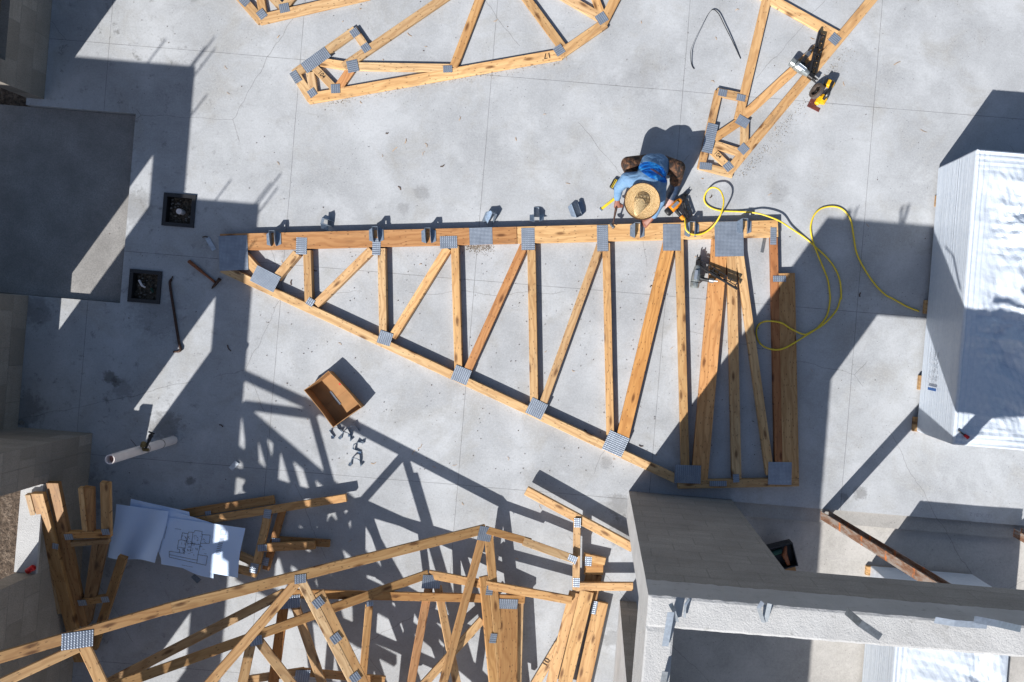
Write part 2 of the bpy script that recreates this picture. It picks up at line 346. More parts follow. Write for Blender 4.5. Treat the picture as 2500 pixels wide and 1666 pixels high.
def shirt_mat():
    m, t, b = mat('printed_fishing_shirt'); k = N(t); v = k.obj(); x, y, z = k.sep(v)
    n0 = k.noise(v, 9, 4, 0.6, 0.4); n1 = k.noise(k.mapv(v, (6, 16, 8)), 1.0, 4, 0.6, 0.5)
    base = k.ramp(k.noise(v, 14, 3), [(0.3, (0.115, 0.22, 0.37)), (0.7, (0.165, 0.28, 0.44))])
    # blue wave print over the middle of the back (object origin lies at the print's centre)
    dx = k.math('DIVIDE', x, 0.16); dy = k.math('DIVIDE', k.math('ADD', y, k.math('MULTIPLY', x, 0.35)), 0.098)
    d = k.math('SQRT', k.math('ADD', k.math('MULTIPLY', dx, dx), k.math('MULTIPLY', dy, dy)))
    d = k.math('ADD', d, k.math('MULTIPLY', k.math('SUBTRACT', n0, 0.5), 0.35))
    pr = k.ramp(n1, [(0.30, (0.004, 0.035, 0.17)), (0.47, (0.006, 0.14, 0.58)), (0.60, (0.03, 0.33, 0.78)), (0.72, (0.55, 0.72, 0.88))])
    fx = k.math('DIVIDE', k.math('SUBTRACT', x, 0.025), 0.075); fy = k.math('DIVIDE', k.math('ADD', k.math('SUBTRACT', y, 0.002), k.math('MULTIPLY', x, 0.5)), 0.016)
    fd = k.math('SQRT', k.math('ADD', k.math('MULTIPLY', fx, fx), k.math('MULTIPLY', fy, fy)))
    stripe = k.math('MULTIPLY', k.math('LESS_THAN', fd, k.math('MULTIPLY_ADD', n0, 0.9, 0.5)), 0.8)
    pr = k.mix(stripe, pr, (0.24, 0.10, 0.05))
    msk = k.math('MULTIPLY', k.ramp(d, [(0.93, 1.0), (1.0, 0.0)]), k.math('GREATER_THAN', z, -0.12))
    c = k.mix(msk, base, pr)
    k.l(c, b.inputs['Base Color']); b.inputs['Roughness'].default_value = 0.75; b.inputs['Specular IOR Level'].default_value = 0.2
    fold = k.noise(k.mapv(v, (5, 9, 9)), 1.6, 3, 0.5, 0.8)
    k.l(k.bump(fold, 0.7, 0.03), b.inputs['Normal']); return m
M_SHIRT = shirt_mat()
def camo_mat():
    m, t, b = mat('brown_camo_trousers'); k = N(t); v = k.obj()
    a = k.noise(v, 17, 5, 0.65, 0.5)
    c = k.ramp(a, [(0.40, (0.012, 0.008, 0.006)), (0.5, (0.05, 0.022, 0.012)), (0.60, (0.14, 0.065, 0.03)), (0.7, (0.26, 0.15, 0.08))])
    k.l(c, b.inputs['Base Color']); b.inputs['Roughness'].default_value = 0.8
    k.l(k.bump(k.noise(k.mapv(v, (14, 5, 5)), 2, 3), 0.9, 0.03), b.inputs['Normal']); return m
M_CAMO = camo_mat()

# ------------------------------------------------------------------ object helpers
def tag(o, label=None, cat=None, group=None, kind=None):
    if label: o['label'] = label
    if cat: o['category'] = cat
    if group: o['group'] = group
    if kind: o['kind'] = kind
    return o
def empty(name, loc, label=None, cat=None, group=None):
    o = bpy.data.objects.new(name, None); C.objects.link(o); o.location = loc
    o.empty_display_size = 0.1
    return tag(o, label, cat, group)
def link(name, bm, m, M=None, parent=None, smooth=False, tint=None):
    me = bpy.data.meshes.new(name)
    bmesh.ops.recalc_face_normals(bm, faces=bm.faces)
    bm.to_mesh(me); bm.free()
    if smooth:
        for p in me.polygons: p.use_smooth = True
    me.materials.append(m)
    o = bpy.data.objects.new(name, me); C.objects.link(o)
    M = M or Matrix()
    if parent is not None:
        o.parent = parent
        o.matrix_basis = chain(parent).inverted() @ M
    else: o.matrix_basis = M
    if tint: o.color = (*tint, 1)
    return o
def chain(o):
    M = o.matrix_basis.copy(); p = o.parent
    while p is not None: M = p.matrix_basis @ M; p = p.parent
    return M
def box(bm, x0, x1, y0, y1, z0, z1, bev=0.0):
    vs = [bm.verts.new(c) for c in ((x0, y0, z0), (x1, y0, z0), (x1, y1, z0), (x0, y1, z0), (x0, y0, z1), (x1, y0, z1), (x1, y1, z1), (x0, y1, z1))]
    fs = [bm.faces.new([vs[i] for i in q]) for q in ((0, 3, 2, 1), (4, 5, 6, 7), (0, 1, 5, 4), (1, 2, 6, 5), (2, 3, 7, 6), (3, 0, 4, 7))]
    if bev:
        es = set(e for f in fs for e in f.edges)
        bmesh.ops.bevel(bm, geom=list(es), offset=bev, segments=1, affect='EDGES', profile=0.5)
def prism(bm, pts, z0, z1):
    a = [bm.verts.new((p[0], p[1], z0)) for p in pts]; b = [bm.verts.new((p[0], p[1], z1)) for p in pts]
    bm.faces.new(a[::-1]); bm.faces.new(b); n = len(pts)
    for i in range(n): bm.faces.new((a[i], a[(i + 1) % n], b[(i + 1) % n], b[i]))
def tube(bm, pts, rad, seg=8, caps=True):
    pts = [Vector(p) for p in pts]; n = len(pts)
    rs = rad if isinstance(rad, (list, tuple)) else [rad] * n
    rings = []; up = Vector((0, 0, 1)); prev = None
    for i, p in enumerate(pts):
        d = (pts[min(i + 1, n - 1)] - pts[max(i - 1, 0)]).normalized()
        if prev is None:
            a = d.cross(up)
            if a.length < 1e-3: a = d.cross(Vector((1, 0, 0)))
            a.normalize()
        else:
            a = prev - d * prev.dot(d); a.normalize()
        prev = a; b_ = d.cross(a)
        rings.append([bm.verts.new(p + (a * math.cos(t) + b_ * math.sin(t)) * rs[i]) for t in (2 * math.pi * j / seg for j in range(seg))])
    for i in range(n - 1):
        for j in range(seg):
            bm.faces.new((rings[i][j], rings[i][(j + 1) % seg], rings[i + 1][(j + 1) % seg], rings[i + 1][j]))
    if caps: bm.faces.new(rings[0][::-1]); bm.faces.new(rings[-1])
def spline(pts, n=6):
    out = []; pts = [Vector(p) for p in pts]
    for i in range(len(pts) - 1):
        p0 = pts[max(i - 1, 0)]; p1 = pts[i]; p2 = pts[i + 1]; p3 = pts[min(i + 2, len(pts) - 1)]
        for j in range(n):
            t = j / n
            out.append(0.5 * ((2 * p1) + (p2 - p0) * t + (2 * p0 - 5 * p1 + 4 * p2 - p3) * t * t + (3 * p1 - p0 - 3 * p2 + p3) * t ** 3))
    out.append(pts[-1]); return out
def ribbon(bm, pts, wid, nrm, th=0.0015):
    """flat strip following pts; nrm = direction of the width"""
    pts = [Vector(p) for p in pts]; nrm = Vector(nrm).normalized(); rows = []
    for i, p in enumerate(pts):
        d = (pts[min(i + 1, len(pts) - 1)] - pts[max(i - 1, 0)]).normalized()
        a = (nrm - d * nrm.dot(d)).normalized(); c = d.cross(a)
        rows.append([bm.verts.new(p + a * (sx * wid / 2) + c * (sy * th / 2)) for sx, sy in ((-1, -1), (1, -1), (1, 1), (-1, 1))])
    for i in range(len(rows) - 1):
        for j in range(4): bm.faces.new((rows[i][j], rows[i][(j + 1) % 4], rows[i + 1][(j + 1) % 4], rows[i + 1][j]))
    bm.faces.new(rows[0][::-1]); bm.faces.new(rows[-1])
def frame2d(a, b, n=Vector((0, 0, 1))):
    x = (b - a).normalized(); y = n.cross(x).normalized(); z = x.cross(y)
    M = Matrix((x, y, z)).transposed().to_4x4(); M.translation = a; return M
def uv_box(o):
    me = o.data; uvl = me.uv_layers.new(name='UVMap'); Mw = chain(o)
    for p in me.polygons:
        n = (Mw.to_3x3() @ p.normal).normalized()
        for li in p.loop_indices:
            c = Mw @ me.vertices[me.loops[li].vertex_index].co
            if abs(n.z) > 0.7: u = (c.x, c.y)
            else:
                tdir = Vector((-n.y, n.x, 0)).normalized(); u = (c.dot(tdir), c.z)
            uvl.data[li].uv = u

# ------------------------------------------------------------------ setting: ground, slab, recess, porch
def L(u, v, z=0.0): return RI @ G(u, v, z)
bm = bmesh.new()
n = 60
def gpt(i, j):
    x, y = (i / n - 0.5), (j / n - 0.5)
    X = x * 14 + math.copysign(abs(x) ** 5 * 4000, x); Y = y * 14 + math.copysign(abs(y) ** 5 * 4000, y)
    return Vector((X, Y, -0.28 + 0.05 * noise.noise(Vector((X * 1.1, Y * 1.1, 0)))))
gv = [[bm.verts.new(gpt(i, j)) for j in range(n + 1)] for i in range(n + 1)]
for i in range(n):
    for j in range(n): bm.faces.new((gv[i][j], gv[i + 1][j], gv[i + 1][j + 1], gv[i][j + 1]))
tag(link('ground', bm, M_DIRT, smooth=True), kind='structure')

def uvp(px, py):
    d = 1 + GS * GS
    return ((px + GS * py) / d, (py - GS * px) / d)
DR = []                                         # two box-outs in the slab
for (px, py) in ((438, 514), (355, 700)):
    u, v = uvp(px, py); DR.append((u - 33, u + 33, v - 34, v + 34))
UE, VR = 1874, 1069                             # slab ends at the sliding door opening
us = sorted({-700, 84, 190, 352, UE, 3000, 1690} | {x for d in DR for x in d[:2]})
vs = sorted({-900, 249, 711, 1060, VR, 1130, 2600} | {x for d in DR for x in d[2:]})
def inside(u, v):
    if u < 350 and 249 < v < 711: return False          # sunken recess
    if u < 84 and v < 1060: return False                # outside the left wall
    if u < 190 and v > 1060: return False
    if u > UE and v > VR: return False
    if u > 1690 and v > 1130: return False              # porch floor
    for d in DR:
        if d[0] < u < d[1] and d[2] < v < d[3]: return False
    return True
bm = bmesh.new(); vd = {}
def gvtx(u, v, z):
    kx = (round(u, 2), round(v, 2), z)
    if kx not in vd: vd[kx] = bm.verts.new(L(u, v, z))
    return vd[kx]
cell = {}
for i in range(len(us) - 1):
    for j in range(len(vs) - 1):
        cell[i, j] = inside((us[i] + us[i + 1]) / 2, (vs[j] + vs[j + 1]) / 2)
for (i, j), ok in cell.items():
    if not ok: continue
    a, b_, c, d = us[i], us[i + 1], vs[j], vs[j + 1]
    bm.faces.new((gvtx(a, c, 0), gvtx(b_, c, 0), gvtx(b_, d, 0), gvtx(a, d, 0)))
    for (di, dj, p, q) in ((-1, 0, (a, c), (a, d)), (1, 0, (b_, c), (b_, d)), (0, -1, (a, c), (b_, c)), (0, 1, (a, d), (b_, d))):
        if not cell.get((i + di, j + dj), False):
            bm.faces.new((gvtx(*p, 0), gvtx(*q, 0), gvtx(*q, -0.33), gvtx(*p, -0.33)))
tag(link('floor_slab', bm, M_SLAB, ROT), kind='structure')
def slab_piece(name, rect, z, m, z0=-0.33):
    bm = bmesh.new(); a, b_, c, d = rect
    prism(bm, [L(a, c), L(a, d), L(b_, d), L(b_, c)], z0, z)
    return tag(link(name, bm, m, ROT), kind='structure')
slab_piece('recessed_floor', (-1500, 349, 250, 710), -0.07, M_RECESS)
slab_piece('door_rebate', (UE + 1, 3000, VR + 1, 1104), -0.035, concrete_slab('stained_rebate_concrete', False, (0.31, 0.30, 0.285)))
slab_piece('porch_floor', (1691, 3000, 1105, 2600), -0.095, M_PORCH)

# ------------------------------------------------------------------ block walls
def wall(name, m, label, axis, line, t, span, zt, opens=(), grow=None, cat='wall', extra=None):
    """axis 'v': runs along v at u in [line-t, line]; axis 'u': runs along u at v in [line, line+t]"""
    bm = bmesh.new()
    def piece(a, b_, z0, z1):
        if axis == 'v': q = [G(line - t, a), G(line - t, b_), G(line, b_), G(line, a)]
        else: q = [G(a, line), G(a, line + t), G(b_, line + t), G(b_, line)]
        prism(bm, q, z0, z1)
    cur = span[0]
    for (a, b_, s0, s1) in opens:
        piece(cur, a, -0.3, zt)
        if s0 > 0: piece(a, b_, -0.3, s0)
        piece(a, b_, s1, zt); cur = b_
    piece(cur, span[1], -0.3, zt)
    o = link(name, bm, m); uv_box(o)
    tag(o, label, cat, grow); return o
TH = 43
u4 = uvp(110, 243); u5 = uvp(69, 722); u3 = uvp(226, 1058)
UW = 133; U5 = uvp(57, 880)[0]
ZL = 2.55
ww = wall('block_wall', M_BLOCK2, 'tan block wall in shade at the upper left corner of the slab', 'v', uvp(118, 120)[0], TH, (-900, u4[1]), ZL, [(-260, uvp(115, 192)[1], 0.55, 2.25)])
bm = bmesh.new(); q0 = uvp(118, 120)[0]
prism(bm, [G(q0 - 30, -259), G(q0 - 30, uvp(115, 192)[1] - 1), G(q0 - 20, uvp(115, 192)[1] - 1), G(q0 - 20, -259)], 0.552, 2.248)
link('sun_block_panel', bm, M_PLY, parent=ww)  # added panel: closes the opening so no sun patch reaches the slab
wall('block_wall', M_BLOCK2, 'tan block wall beside the dark recessed floor, left of the two floor boxes', 'v', U5, TH, (u5[1] + 0, u3[1]), ZL, [(uvp(18, 803)[1], uvp(7, 998)[1], 0.57, 2.25)])
wall('block_wall', M_BLOCK2, 'block wall running away outward along the recess edge, outside the left border', 'u', u5[1], TH, (-1600, U5 - TH - 0.5), ZL)
wall('block_wall', M_BLOCK2, 'short return of block wall facing the plastic pipe', 'u', u3[1], TH, (U5 - TH, u3[0]), ZL)
win3 = [(uvp(215, 1148)[1], uvp(203, 1350)[1], 0.65, 2.23), (uvp(116, 1920)[1], uvp(100, 2130)[1], 0.6, 2.25)]
w3 = wall('block_wall', M_BLOCK2, 'block wall with a window opening above dirt, behind the leaning truss pair', 'v', u3[0], TH, (u3[1] + TH + 0.5, 2600), ZL, win3)
bm = bmesh.new()
prism(bm, [G(u3[0] - TH - 4, win3[0][0] + 1), G(u3[0] - TH - 4, win3[0][1] - 1), G(u3[0] + 2, win3[0][1] - 1), G(u3[0] + 2, win3[0][0] + 1)], 0.652, 0.68)
link('window_sill', bm, M_CAST, parent=w3)
# rebar dowels standing out of the low wall tops
def rebar(u, v, h, lean, label):
    bm = bmesh.new(); a = G(u, v, ZL - 0.05); tube(bm, [a, a + Vector((lean[0] * h, lean[1] * h, h))], 0.009, 6)
    tag(link('rebar', bm, M_RUST), label, 'rebar', 'rebar dowels on the wall tops')
for (u, v, h) in ((U5 - 20, u5[1] + 20, 0.45), (U5 - 34, u5[1] + 34, 0.4), (U5 - 12, u5[1] + 40, 0.42), (U5 - 20, u5[1] + 150, 0.4), (U5 - 130, u5[1] + 22, 0.4),
                  (u3[0] - 15, u3[1] + 18, 0.45), (u3[0] - 30, u3[1] + 30, 0.4), (u3[0] - 12, u3[1] + 40, 0.4), (u3[0] - 120, u3[1] + 20, 0.35), (u3[0] - 20, u3[1] + 130, 0.3)):
    rebar(u, v, h, (0.05, 0.02), 'rusty rebar dowel rising from a block wall top on the left')

ZR = 3.05
UW2, VW1 = uvp(1535, 1199)
bm = bmesh.new()
def pc(a, b_, c, d, z0, z1): prism(bm, [G(a, c), G(a, d), G(b_, d), G(b_, c)], z0, z1)
V2 = VW1 + 46; UW2b = UW2 + 41
va = uvp(1529, 1265)[1]; vb = uvp(1510, 1466)[1]
pc(UW2, UE, VW1, V2, -0.3, ZR - 0.30)
pc(UW2, UW2b, V2, va, -0.3, ZR - 0.30)
pc(UW2, UW2b, va, vb, 2.3, ZR - 0.30)
pc(UW2, UW2b, vb, 2600, -0.3, ZR - 0.30)
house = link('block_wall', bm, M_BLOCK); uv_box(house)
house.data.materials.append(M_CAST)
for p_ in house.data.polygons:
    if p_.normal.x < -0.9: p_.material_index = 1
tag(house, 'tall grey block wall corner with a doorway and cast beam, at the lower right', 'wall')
bm = bmesh.new()                                # cast tie beam: subdivided rough top, open lintel part hanging lower
def strip(a, b_, c, d, z0, z1, nu, nv):
    top = [[None] * (nv + 1) for _ in range(nu + 1)]
    for i in range(nu + 1):
        for j in range(nv + 1):
            p = G(a + (b_ - a) * i / nu, c + (d - c) * j / nv, z1)
            e = i in (0, nu) or j in (0, nv)
            p.z += (0.003 * noise.noise(p * 7) + 0.0012 * noise.noise(p * 31)) - (0.006 if e else 0)
            if j == nv or j == 0: p.y += 0.006 * noise.noise(p * 17)
            top[i][j] = bm.verts.new(p)
    for i in range(nu):
        for j in range(nv): bm.faces.new((top[i][j], top[i + 1][j], top[i + 1][j + 1], top[i][j + 1]))
    rim = [top[i][0] for i in range(nu + 1)] + [top[nu][j] for j in range(1, nv + 1)] + [top[i][nv] for i in range(nu - 1, -1, -1)] + [top[0][j] for j in range(nv - 1, 0, -1)]
    low = [bm.verts.new((v_.co.x, v_.co.y, z0)) for v_ in rim]
    for i in range(len(rim)): bm.faces.new((rim[i], low[i], low[(i + 1) % len(rim)], rim[(i + 1) % len(rim)]))
    bm.faces.new(low)
strip(UW2 - 0.6, 3000, VW1 - 0.6, V2 + 0.6, ZR - 0.30, ZR, 260, 14)
strip(UW2 - 0.6, UW2b + 0.6, V2 + 0.6, 2600, ZR - 0.30, ZR, 14, 200)
link('tie_beam', bm, M_CAST, parent=house)
bm = bmesh.new(); prism(bm, [G(UE - 0.0, VW1), G(UE, V2), G(3000, V2), G(3000, VW1)], 2.36, ZR - 0.301)
o = link('lintel', bm, M_BLOCK, parent=house); uv_box(o)
bm = bmesh.new(); prism(bm, [G(UE - 0.0, VW1 + 1.5), G(UE, V2 - 1.5), G(3000, V2 - 1.5), G(3000, VW1 + 1.5)], 2.25, 2.359)
link('lintel_base', bm, M_BLOCK, parent=house).data
uv_box(bpy.data.objects['lintel_base'])

# ------------------------------------------------------------------ trusses
def truss(label, plane, th, members, plates, wood=M_WOOD, name='roof_truss', group=None, drop=0.0):
    c = plane.at(members[0][1], members[0][2]); root = empty(name, (c.x, c.y, max(0, c.z - th)), label, 'roof truss', group)
    for i, mm in enumerate(members):
        kind, x0, y0, x1, y1, wpx = mm[:6]; tint = mm[6] if len(mm) > 6 else (1, 1, 1)
        dz = (0 if kind == 'chord' else -0.0015) - 0.0006 * (i % 4)
        if len(mm) > 7: dz += mm[7]
        pq = mm[8] if len(mm) > 8 else plane
        a = pq.at(x0, y0, dz); b_ = pq.at(x1, y1, dz)
        zm = (a.z + b_.z) / 2; wd = wpx * S * (H - zm) / H
        M = frame2d(a, b_, pq.n); bm = bmesh.new()
        box(bm, 0, (b_ - a).length, -wd / 2, wd / 2, -th + 0.002, 0, 0.003)
        j = random.uniform(0.84, 1.08); wv_ = random.uniform(-.06, .07); tt = (tint[0] * j, tint[1] * j * (1 + wv_ * .5), tint[2] * j * (1 + wv_ * 1.6))
        link(kind, bm, wood, M, root, tint=tt)
    for pl in plates:
        x, y, pw, ph, ang, style = pl[:6]
        pq = pl[6] if len(pl) > 6 else plane
        a = pq.at(x, y, 0.0012); d = pq.at(x + 10 * math.cos(R(ang)), y + 10 * math.sin(R(ang)), 0.0012)
        M = frame2d(a, d, pq.n); k = S * (H - a.z) / H
        if style in ('w', 'd'): pass
        if style == 'v': M = M @ Matrix.Rotation(R(90), 4, 'Z'); pw, ph = ph, pw
        bm = bmesh.new(); box(bm, -pw * k / 2, pw * k / 2, -ph * k / 2, ph * k / 2, 0, 0.0022)
        link('connector_plate', bm, M_DIMPLE if style == 'd' else M_WAVE, M, root)
    return root
RED = (0.95, 0.74, 0.62); PALE = (1.12, 1.10, 1.06); OR = (1.0, 0.92, 0.8); SHADE_GREY = (0.62, 0.62, 0.62); SHADE_DK = (0.5, 0.46, 0.42)  # last two tints paint shade into the leaning boards
c, wb = 'chord', 'web'
G_MAIN = flat(0.08)
truss('long tapered girder truss lying on the slab below the crouching worker', G_MAIN, 0.079, [
    (c, 537, 592, 1262, 574, 41, (0.84, 0.70, 0.62)), (c, 1263, 574, 1900, 558, 41, PALE), (c, 541, 655, 1652, 1171, 21, PALE), (c, 1655, 1184, 1951, 1178, 20, OR),
    (c, 1890, 580, 1902, 1150, 18, (0.8, 0.52, 0.4)), (c, 1921, 667, 1931, 1168, 40, (0.95, 0.88, 0.8)),
    (wb, 724, 618, 672, 680, 20, PALE), (wb, 749, 611, 753, 737, 19), (wb, 906, 610, 770, 744, 20, PALE), (wb, 931, 606, 935, 822, 19), (wb, 1092, 606, 957, 824, 20, PALE),
    (wb, 1110, 600, 1119, 905, 19, OR), (wb, 1279, 600, 1141, 905, 20, RED), (wb, 1297, 597, 1304, 985, 20, OR), (wb, 1467, 594, 1325, 988, 19), (wb, 1480, 593, 1490, 1062, 19, OR),
    (wb, 1635, 590, 1520, 1070, 31, (1.02, 0.85, 0.6)), (wb, 1659, 584, 1674, 1168, 20, OR), (wb, 1759, 585, 1708, 1172, 40, (1.05, 0.84, 0.66)), (wb, 1786, 584, 1799, 1170, 23, PALE), (wb, 1801, 584, 1881, 1160, 20, PALE),
    (wb, 592, 622, 652, 690, 22, PALE)], [
    (570, 618, 70, 85, -2, 'd'), (648, 681, 64, 42, 27, 'd'), (736, 601, 26, 41, 2, 'v'), (758, 738, 18, 18, 32, 'w'), (919, 603, 20, 40, 2, 'v'), (940, 826, 33, 32, 18, 'w'),
    (1095, 592, 42, 30, -2, 'w'), (1126, 916, 41, 38, 22, 'w'), (1174, 577, 56, 42, -2, 'd'), (1289, 584, 32, 54, -1, 'v'), (1310, 998, 42, 41, 26, 'w'), (1471, 582, 27, 64, -1, 'v'),
    (1503, 1084, 52, 50, 24, 'v'), (1640, 580, 43, 65, 0, 'd'), (1780, 584, 70, 85, -1, 'd'), (1888, 577, 15, 42, 1, 'v'), (1903, 681, 32, 15, 0, 'w'), (1679, 1158, 64, 44, 2, 'w'), (1753, 1181, 42, 13, 0, 'w'),
    (1797, 1168, 15, 20, -4, 'v'), (1904, 1156, 57, 55, 1, 'd')])
T1 = truss('wide roof truss at the top centre with boxed heel and bent chord', flat(0.04), 0.038, [
    (c, 717, 181, 868, 73, 22), (wb, 862, 70, 900, 126, 20), (wb, 718, 175, 760, 243, 23), (c, 752, 241, 1371, 132, 26, PALE), (c, 1365, 134, 1478, 56, 24, OR), (c, 1470, 60, 1524, -46, 24, OR),
    (c, 838, 163, 1210, -92, 22), (wb, 856, 170, 824, 216, 22, RED), (wb, 782, 151, 853, 162, 21, PALE), (wb, 866, 162, 1098, 166, 20, PALE), (wb, 766, 163, 817, 217, 19), (wb, 757, 176, 765, 226, 21),
    (wb, 1192, -58, 1107, 164, 21, OR), (wb, 1254, -46, 1378, 122, 22, OR), (wb, 1318, -44, 1470, 45, 23, PALE), (wb, 1440, -40, 1470, 40, 20, OR)], [
    (866, 80, 20, 20, 55, 'v'), (893, 117, 20, 20, 55, 'v'), (771, 147, 72, 29, -36, 'w'), (722, 188, 18, 30, -32, 'v'), (762, 227, 19, 19, -34, 'w'), (861, 162, 27, 29, -12, 'v'), (819, 217, 22, 22, -3, 'w'),
    (1093, 169, 22, 17, -2, 'w'), (1365, 123, 23, 23, -33, 'v'), (1469, 45, 25, 25, -33, 'w')])
truss('truss heel with three small plates cut off by the top border, upper left', flat(0.04), 0.038, [
    (c, 632, 48, 900, -14, 25, PALE), (wb, 566, -30, 638, 52, 24), (wb, 628, -40, 642, 34, 20), (wb, 640, -34, 690, 22, 20), (wb, 735, -34, 690, 20, 20)], [
    (639, 35, 22, 20, 52, 'w'), (694, 20, 24, 22, -12, 'w'), (597, 3, 22, 20, 45, 'w')])
T2 = truss('upper right roof truss carrying a silver nail gun on two diagonal chords', flat(0.04), 0.038, [
    (c, 1755, 222, 1711, 412, 19, OR), (wb, 1750, 224, 1816, 238, 21), (c, 1884, -52, 1803, 292, 22, OR), (c, 1812, 287, 2030, 86, 22, OR), (wb, 1744, 338, 1808, 295, 21, OR), (c, 1776, 423, 2166, -46, 24, OR),
    (wb, 1800, -48, 2045, 88, 25, PALE), (wb, 1819, 300, 1817, 366, 20), (wb, 1745, 353, 1813, 374, 20, PALE), (wb, 1738, 366, 1782, 411, 19, PALE), (wb, 1705, 403, 1790, 425, 20, PALE)], [
    (1764, 227, 21, 17, 12, 'w'), (1809, 239, 21, 16, 12, 'w'), (1733, 338, 26, 73, 13, 'v'), (1813, 297, 30, 24, 30, 'd'), (1815, 364, 22, 22, -45, 'd'), (1778, 407, 20, 20, -40, 'w'), (1723, 406, 30, 17, 5, 'w'), (2038, 96, 24, 24, -50, 'w')])
PA = Plane((188, 1562, 1.80), (1183, 1302, 0.25), (880, 1666, 0.87))
PR = Plane((1184, 1304, 0.25), (1405, 1367, 0.20), (1210, 1420, 0.36))
TA = truss('topmost bottom truss, tilted up to the left and marked 30 at its peak', PA, 0.038, [
    (c, -300, 1694, 420, 1484, 27, (0.82, 0.74, 0.62)), (c, 400, 1490, 1186, 1292, 25, (0.66, 0.58, 0.46)), (c, -290, 1805, 192, 1582, 24, OR), (wb, 203, 1576, 370, 1930, 24, PALE), (wb, 724, 1424, 296, 1920, 24, OR),
    (wb, 736, 1420, 993, 1920, 21, PALE, -0.001), (wb, 779, 1446, 1010, 1920, 22, OR, -0.003), (wb, 1179, 1312, 1018, 1910, 20, OR), (wb, 1194, 1308, 1248, 1910, 21, OR), (wb, 1181, 1408, 1228, 1910, 21, (1.05, 0.9, 0.7), -0.003),
    (c, 260, 1905, 1260, 1880, 24, PALE), (wb, 370, 1900, 700, 1905, 20, PALE, -0.004),
    (c, 1184, 1293, 1296, 1324, 18, (0.8, 0.7, 0.55), 0, PR), (c, 1278, 1322, 1405, 1367, 20, PALE, 0.03, PR)], [
    (1184, 1304, 34, 34, 10, 'w'), (733, 1414, 26, 21, -8, 'w'), (189, 1563, 64, 40, -8, 'w'), (777, 1472, 23, 23, -38, 'w'), (820, 1559, 22, 22, -38, 'w'), (867, 1655, 22, 22, -38, 'w'), (1195, 1442, 17, 22, 3, 'v'), (1204, 1559, 17, 22, 3, 'v')])
PBR = Plane((1055, 1410, 0.31), (1393, 1466, 0.225), (1040, 1666, 0.4))
PB = Plane((1055, 1410, 0.31), (634, 1552, 0.98), (1040, 1666, 0.5))
truss('second truss of the bottom pile, wide peak plate left of the marking 30', PB, 0.038, [
    (c, -120, 1820, 1046, 1402, 23, (0.72, 0.63, 0.5)), (c, -60, 1850, 1240, 1900, 22, OR), (c, 1046, 1403, 1396, 1467, 20, OR, 0, PBR), (wb, 1048, 1432, 964, 1880, 20, RED), (wb, 1069, 1432, 1158, 1880, 19, PALE), (wb, 612, 1576, 548, 1870, 23, PALE),
    (wb, 630, 1564, 872, 1880, 21), (wb, 902, 1476, 866, 1880, 18, OR)], [(1053, 1421, 44, 31, 1, 'w'), (625, 1565, 27, 21, -14, 'w'), (903, 1475, 16, 11, -6, 'w')])
PC = Plane((708, 1465, 0.74), (1270, 1472, 0.17), (800, 1666, 0.72))
truss('lowest truss of the bottom pile, with a level chord and a shaded wide end post', PC, 0.038, [
    (c, -60, 1835, 690, 1450, 23, OR), (c, 684, 1450, 1282, 1464, 20, (0.8, 0.64, 0.46)), (wb, 692, 1478, 636, 1900, 24, (0.8, 0.6, 0.42)), (wb, 720, 1478, 858, 1880, 20, OR), (wb, 1178, 1514, 1004, 1706, 20, OR),
    (wb, 1243, 1476, 1241, 1706, 44, (0.75, 0.64, 0.5)), (wb, 1273, 1464, 1266, 1706, 12, PALE, -0.03), (c, 600, 1662, 742, 1640, 18, OR, -0.02), (c, 738, 1642, 940, 1662, 18, OR, -0.024)], [
    (708, 1470, 46, 30, -6, 'w'), (1240, 1475, 48, 23, 2, 'w'), (738, 1652, 34, 30, 0, 'w')])
class GPlane:
    def __init__(s, z0, x0, sx): s.z0, s.x0, s.sx = z0, x0, sx; s.n = Vector((-sx / S, 0, 1)).normalized()
    def at(s, px, py, off=0.0): return W(px, py, s.z0 + s.sx * (px - s.x0)) + s.n * off
for lab, gp, dy, dx in (('invented roof truss on the left wall top, out of view, added to cast shadow', GPlane(2.38, 240, -0.0019), 34, 0), ('second invented truss under it, out of view, thickening the shadow on the slab', GPlane(2.30, 240, -0.0019), 118, 20)):  # added trusses out of view, their dense webs fill in shadow on the slab
    k_ = 1.35
    truss(lab, gp, 0.038, [
        (c, 205, 1500 + dy, 640, 1578 + dy, 26 * k_, OR), (c, 205, 1800 + dy, 760, 1780 + dy, 22 * k_), (c, 207, 1610 + dy, 430, 1690 + dy, 20 * k_)] + [
        (wb, x0 + dx, 1500 + (x0 + dx - 205) * .18 + dy, x1 + dx, 1796 + dy, ww_ * k_, OR, -.002) for (x0, x1, ww_) in ((222, 282, 30), (236, 250, 44), (262, 402, 22), (330, 300, 20), (352, 492, 24), (430, 566, 20), (505, 470, 18), (520, 668, 20), (600, 610, 20))], [])
truss('third invented truss lying low below the lower border, unseen, added for its shadows', GPlane(1.15, 540, -0.0012), 0.038, [  # unseen truss added to lay more web shadows on the slab
    (c, 540, 1596, 1080, 1652, 24, OR), (c, 540, 1900, 1140, 1880, 24), (c, 560, 1720, 980, 1760, 20)] + [
    (wb, x0, 1604 + (x0 - 540) * .1, x1, 1894, ww_, OR, -.002) for (x0, x1, ww_) in ((560, 600, 24), (610, 700, 20), (668, 640, 22), (700, 830, 20), (780, 760, 26), (812, 950, 20), (890, 860, 22), (930, 1060, 22), (1010, 990, 20))], [])
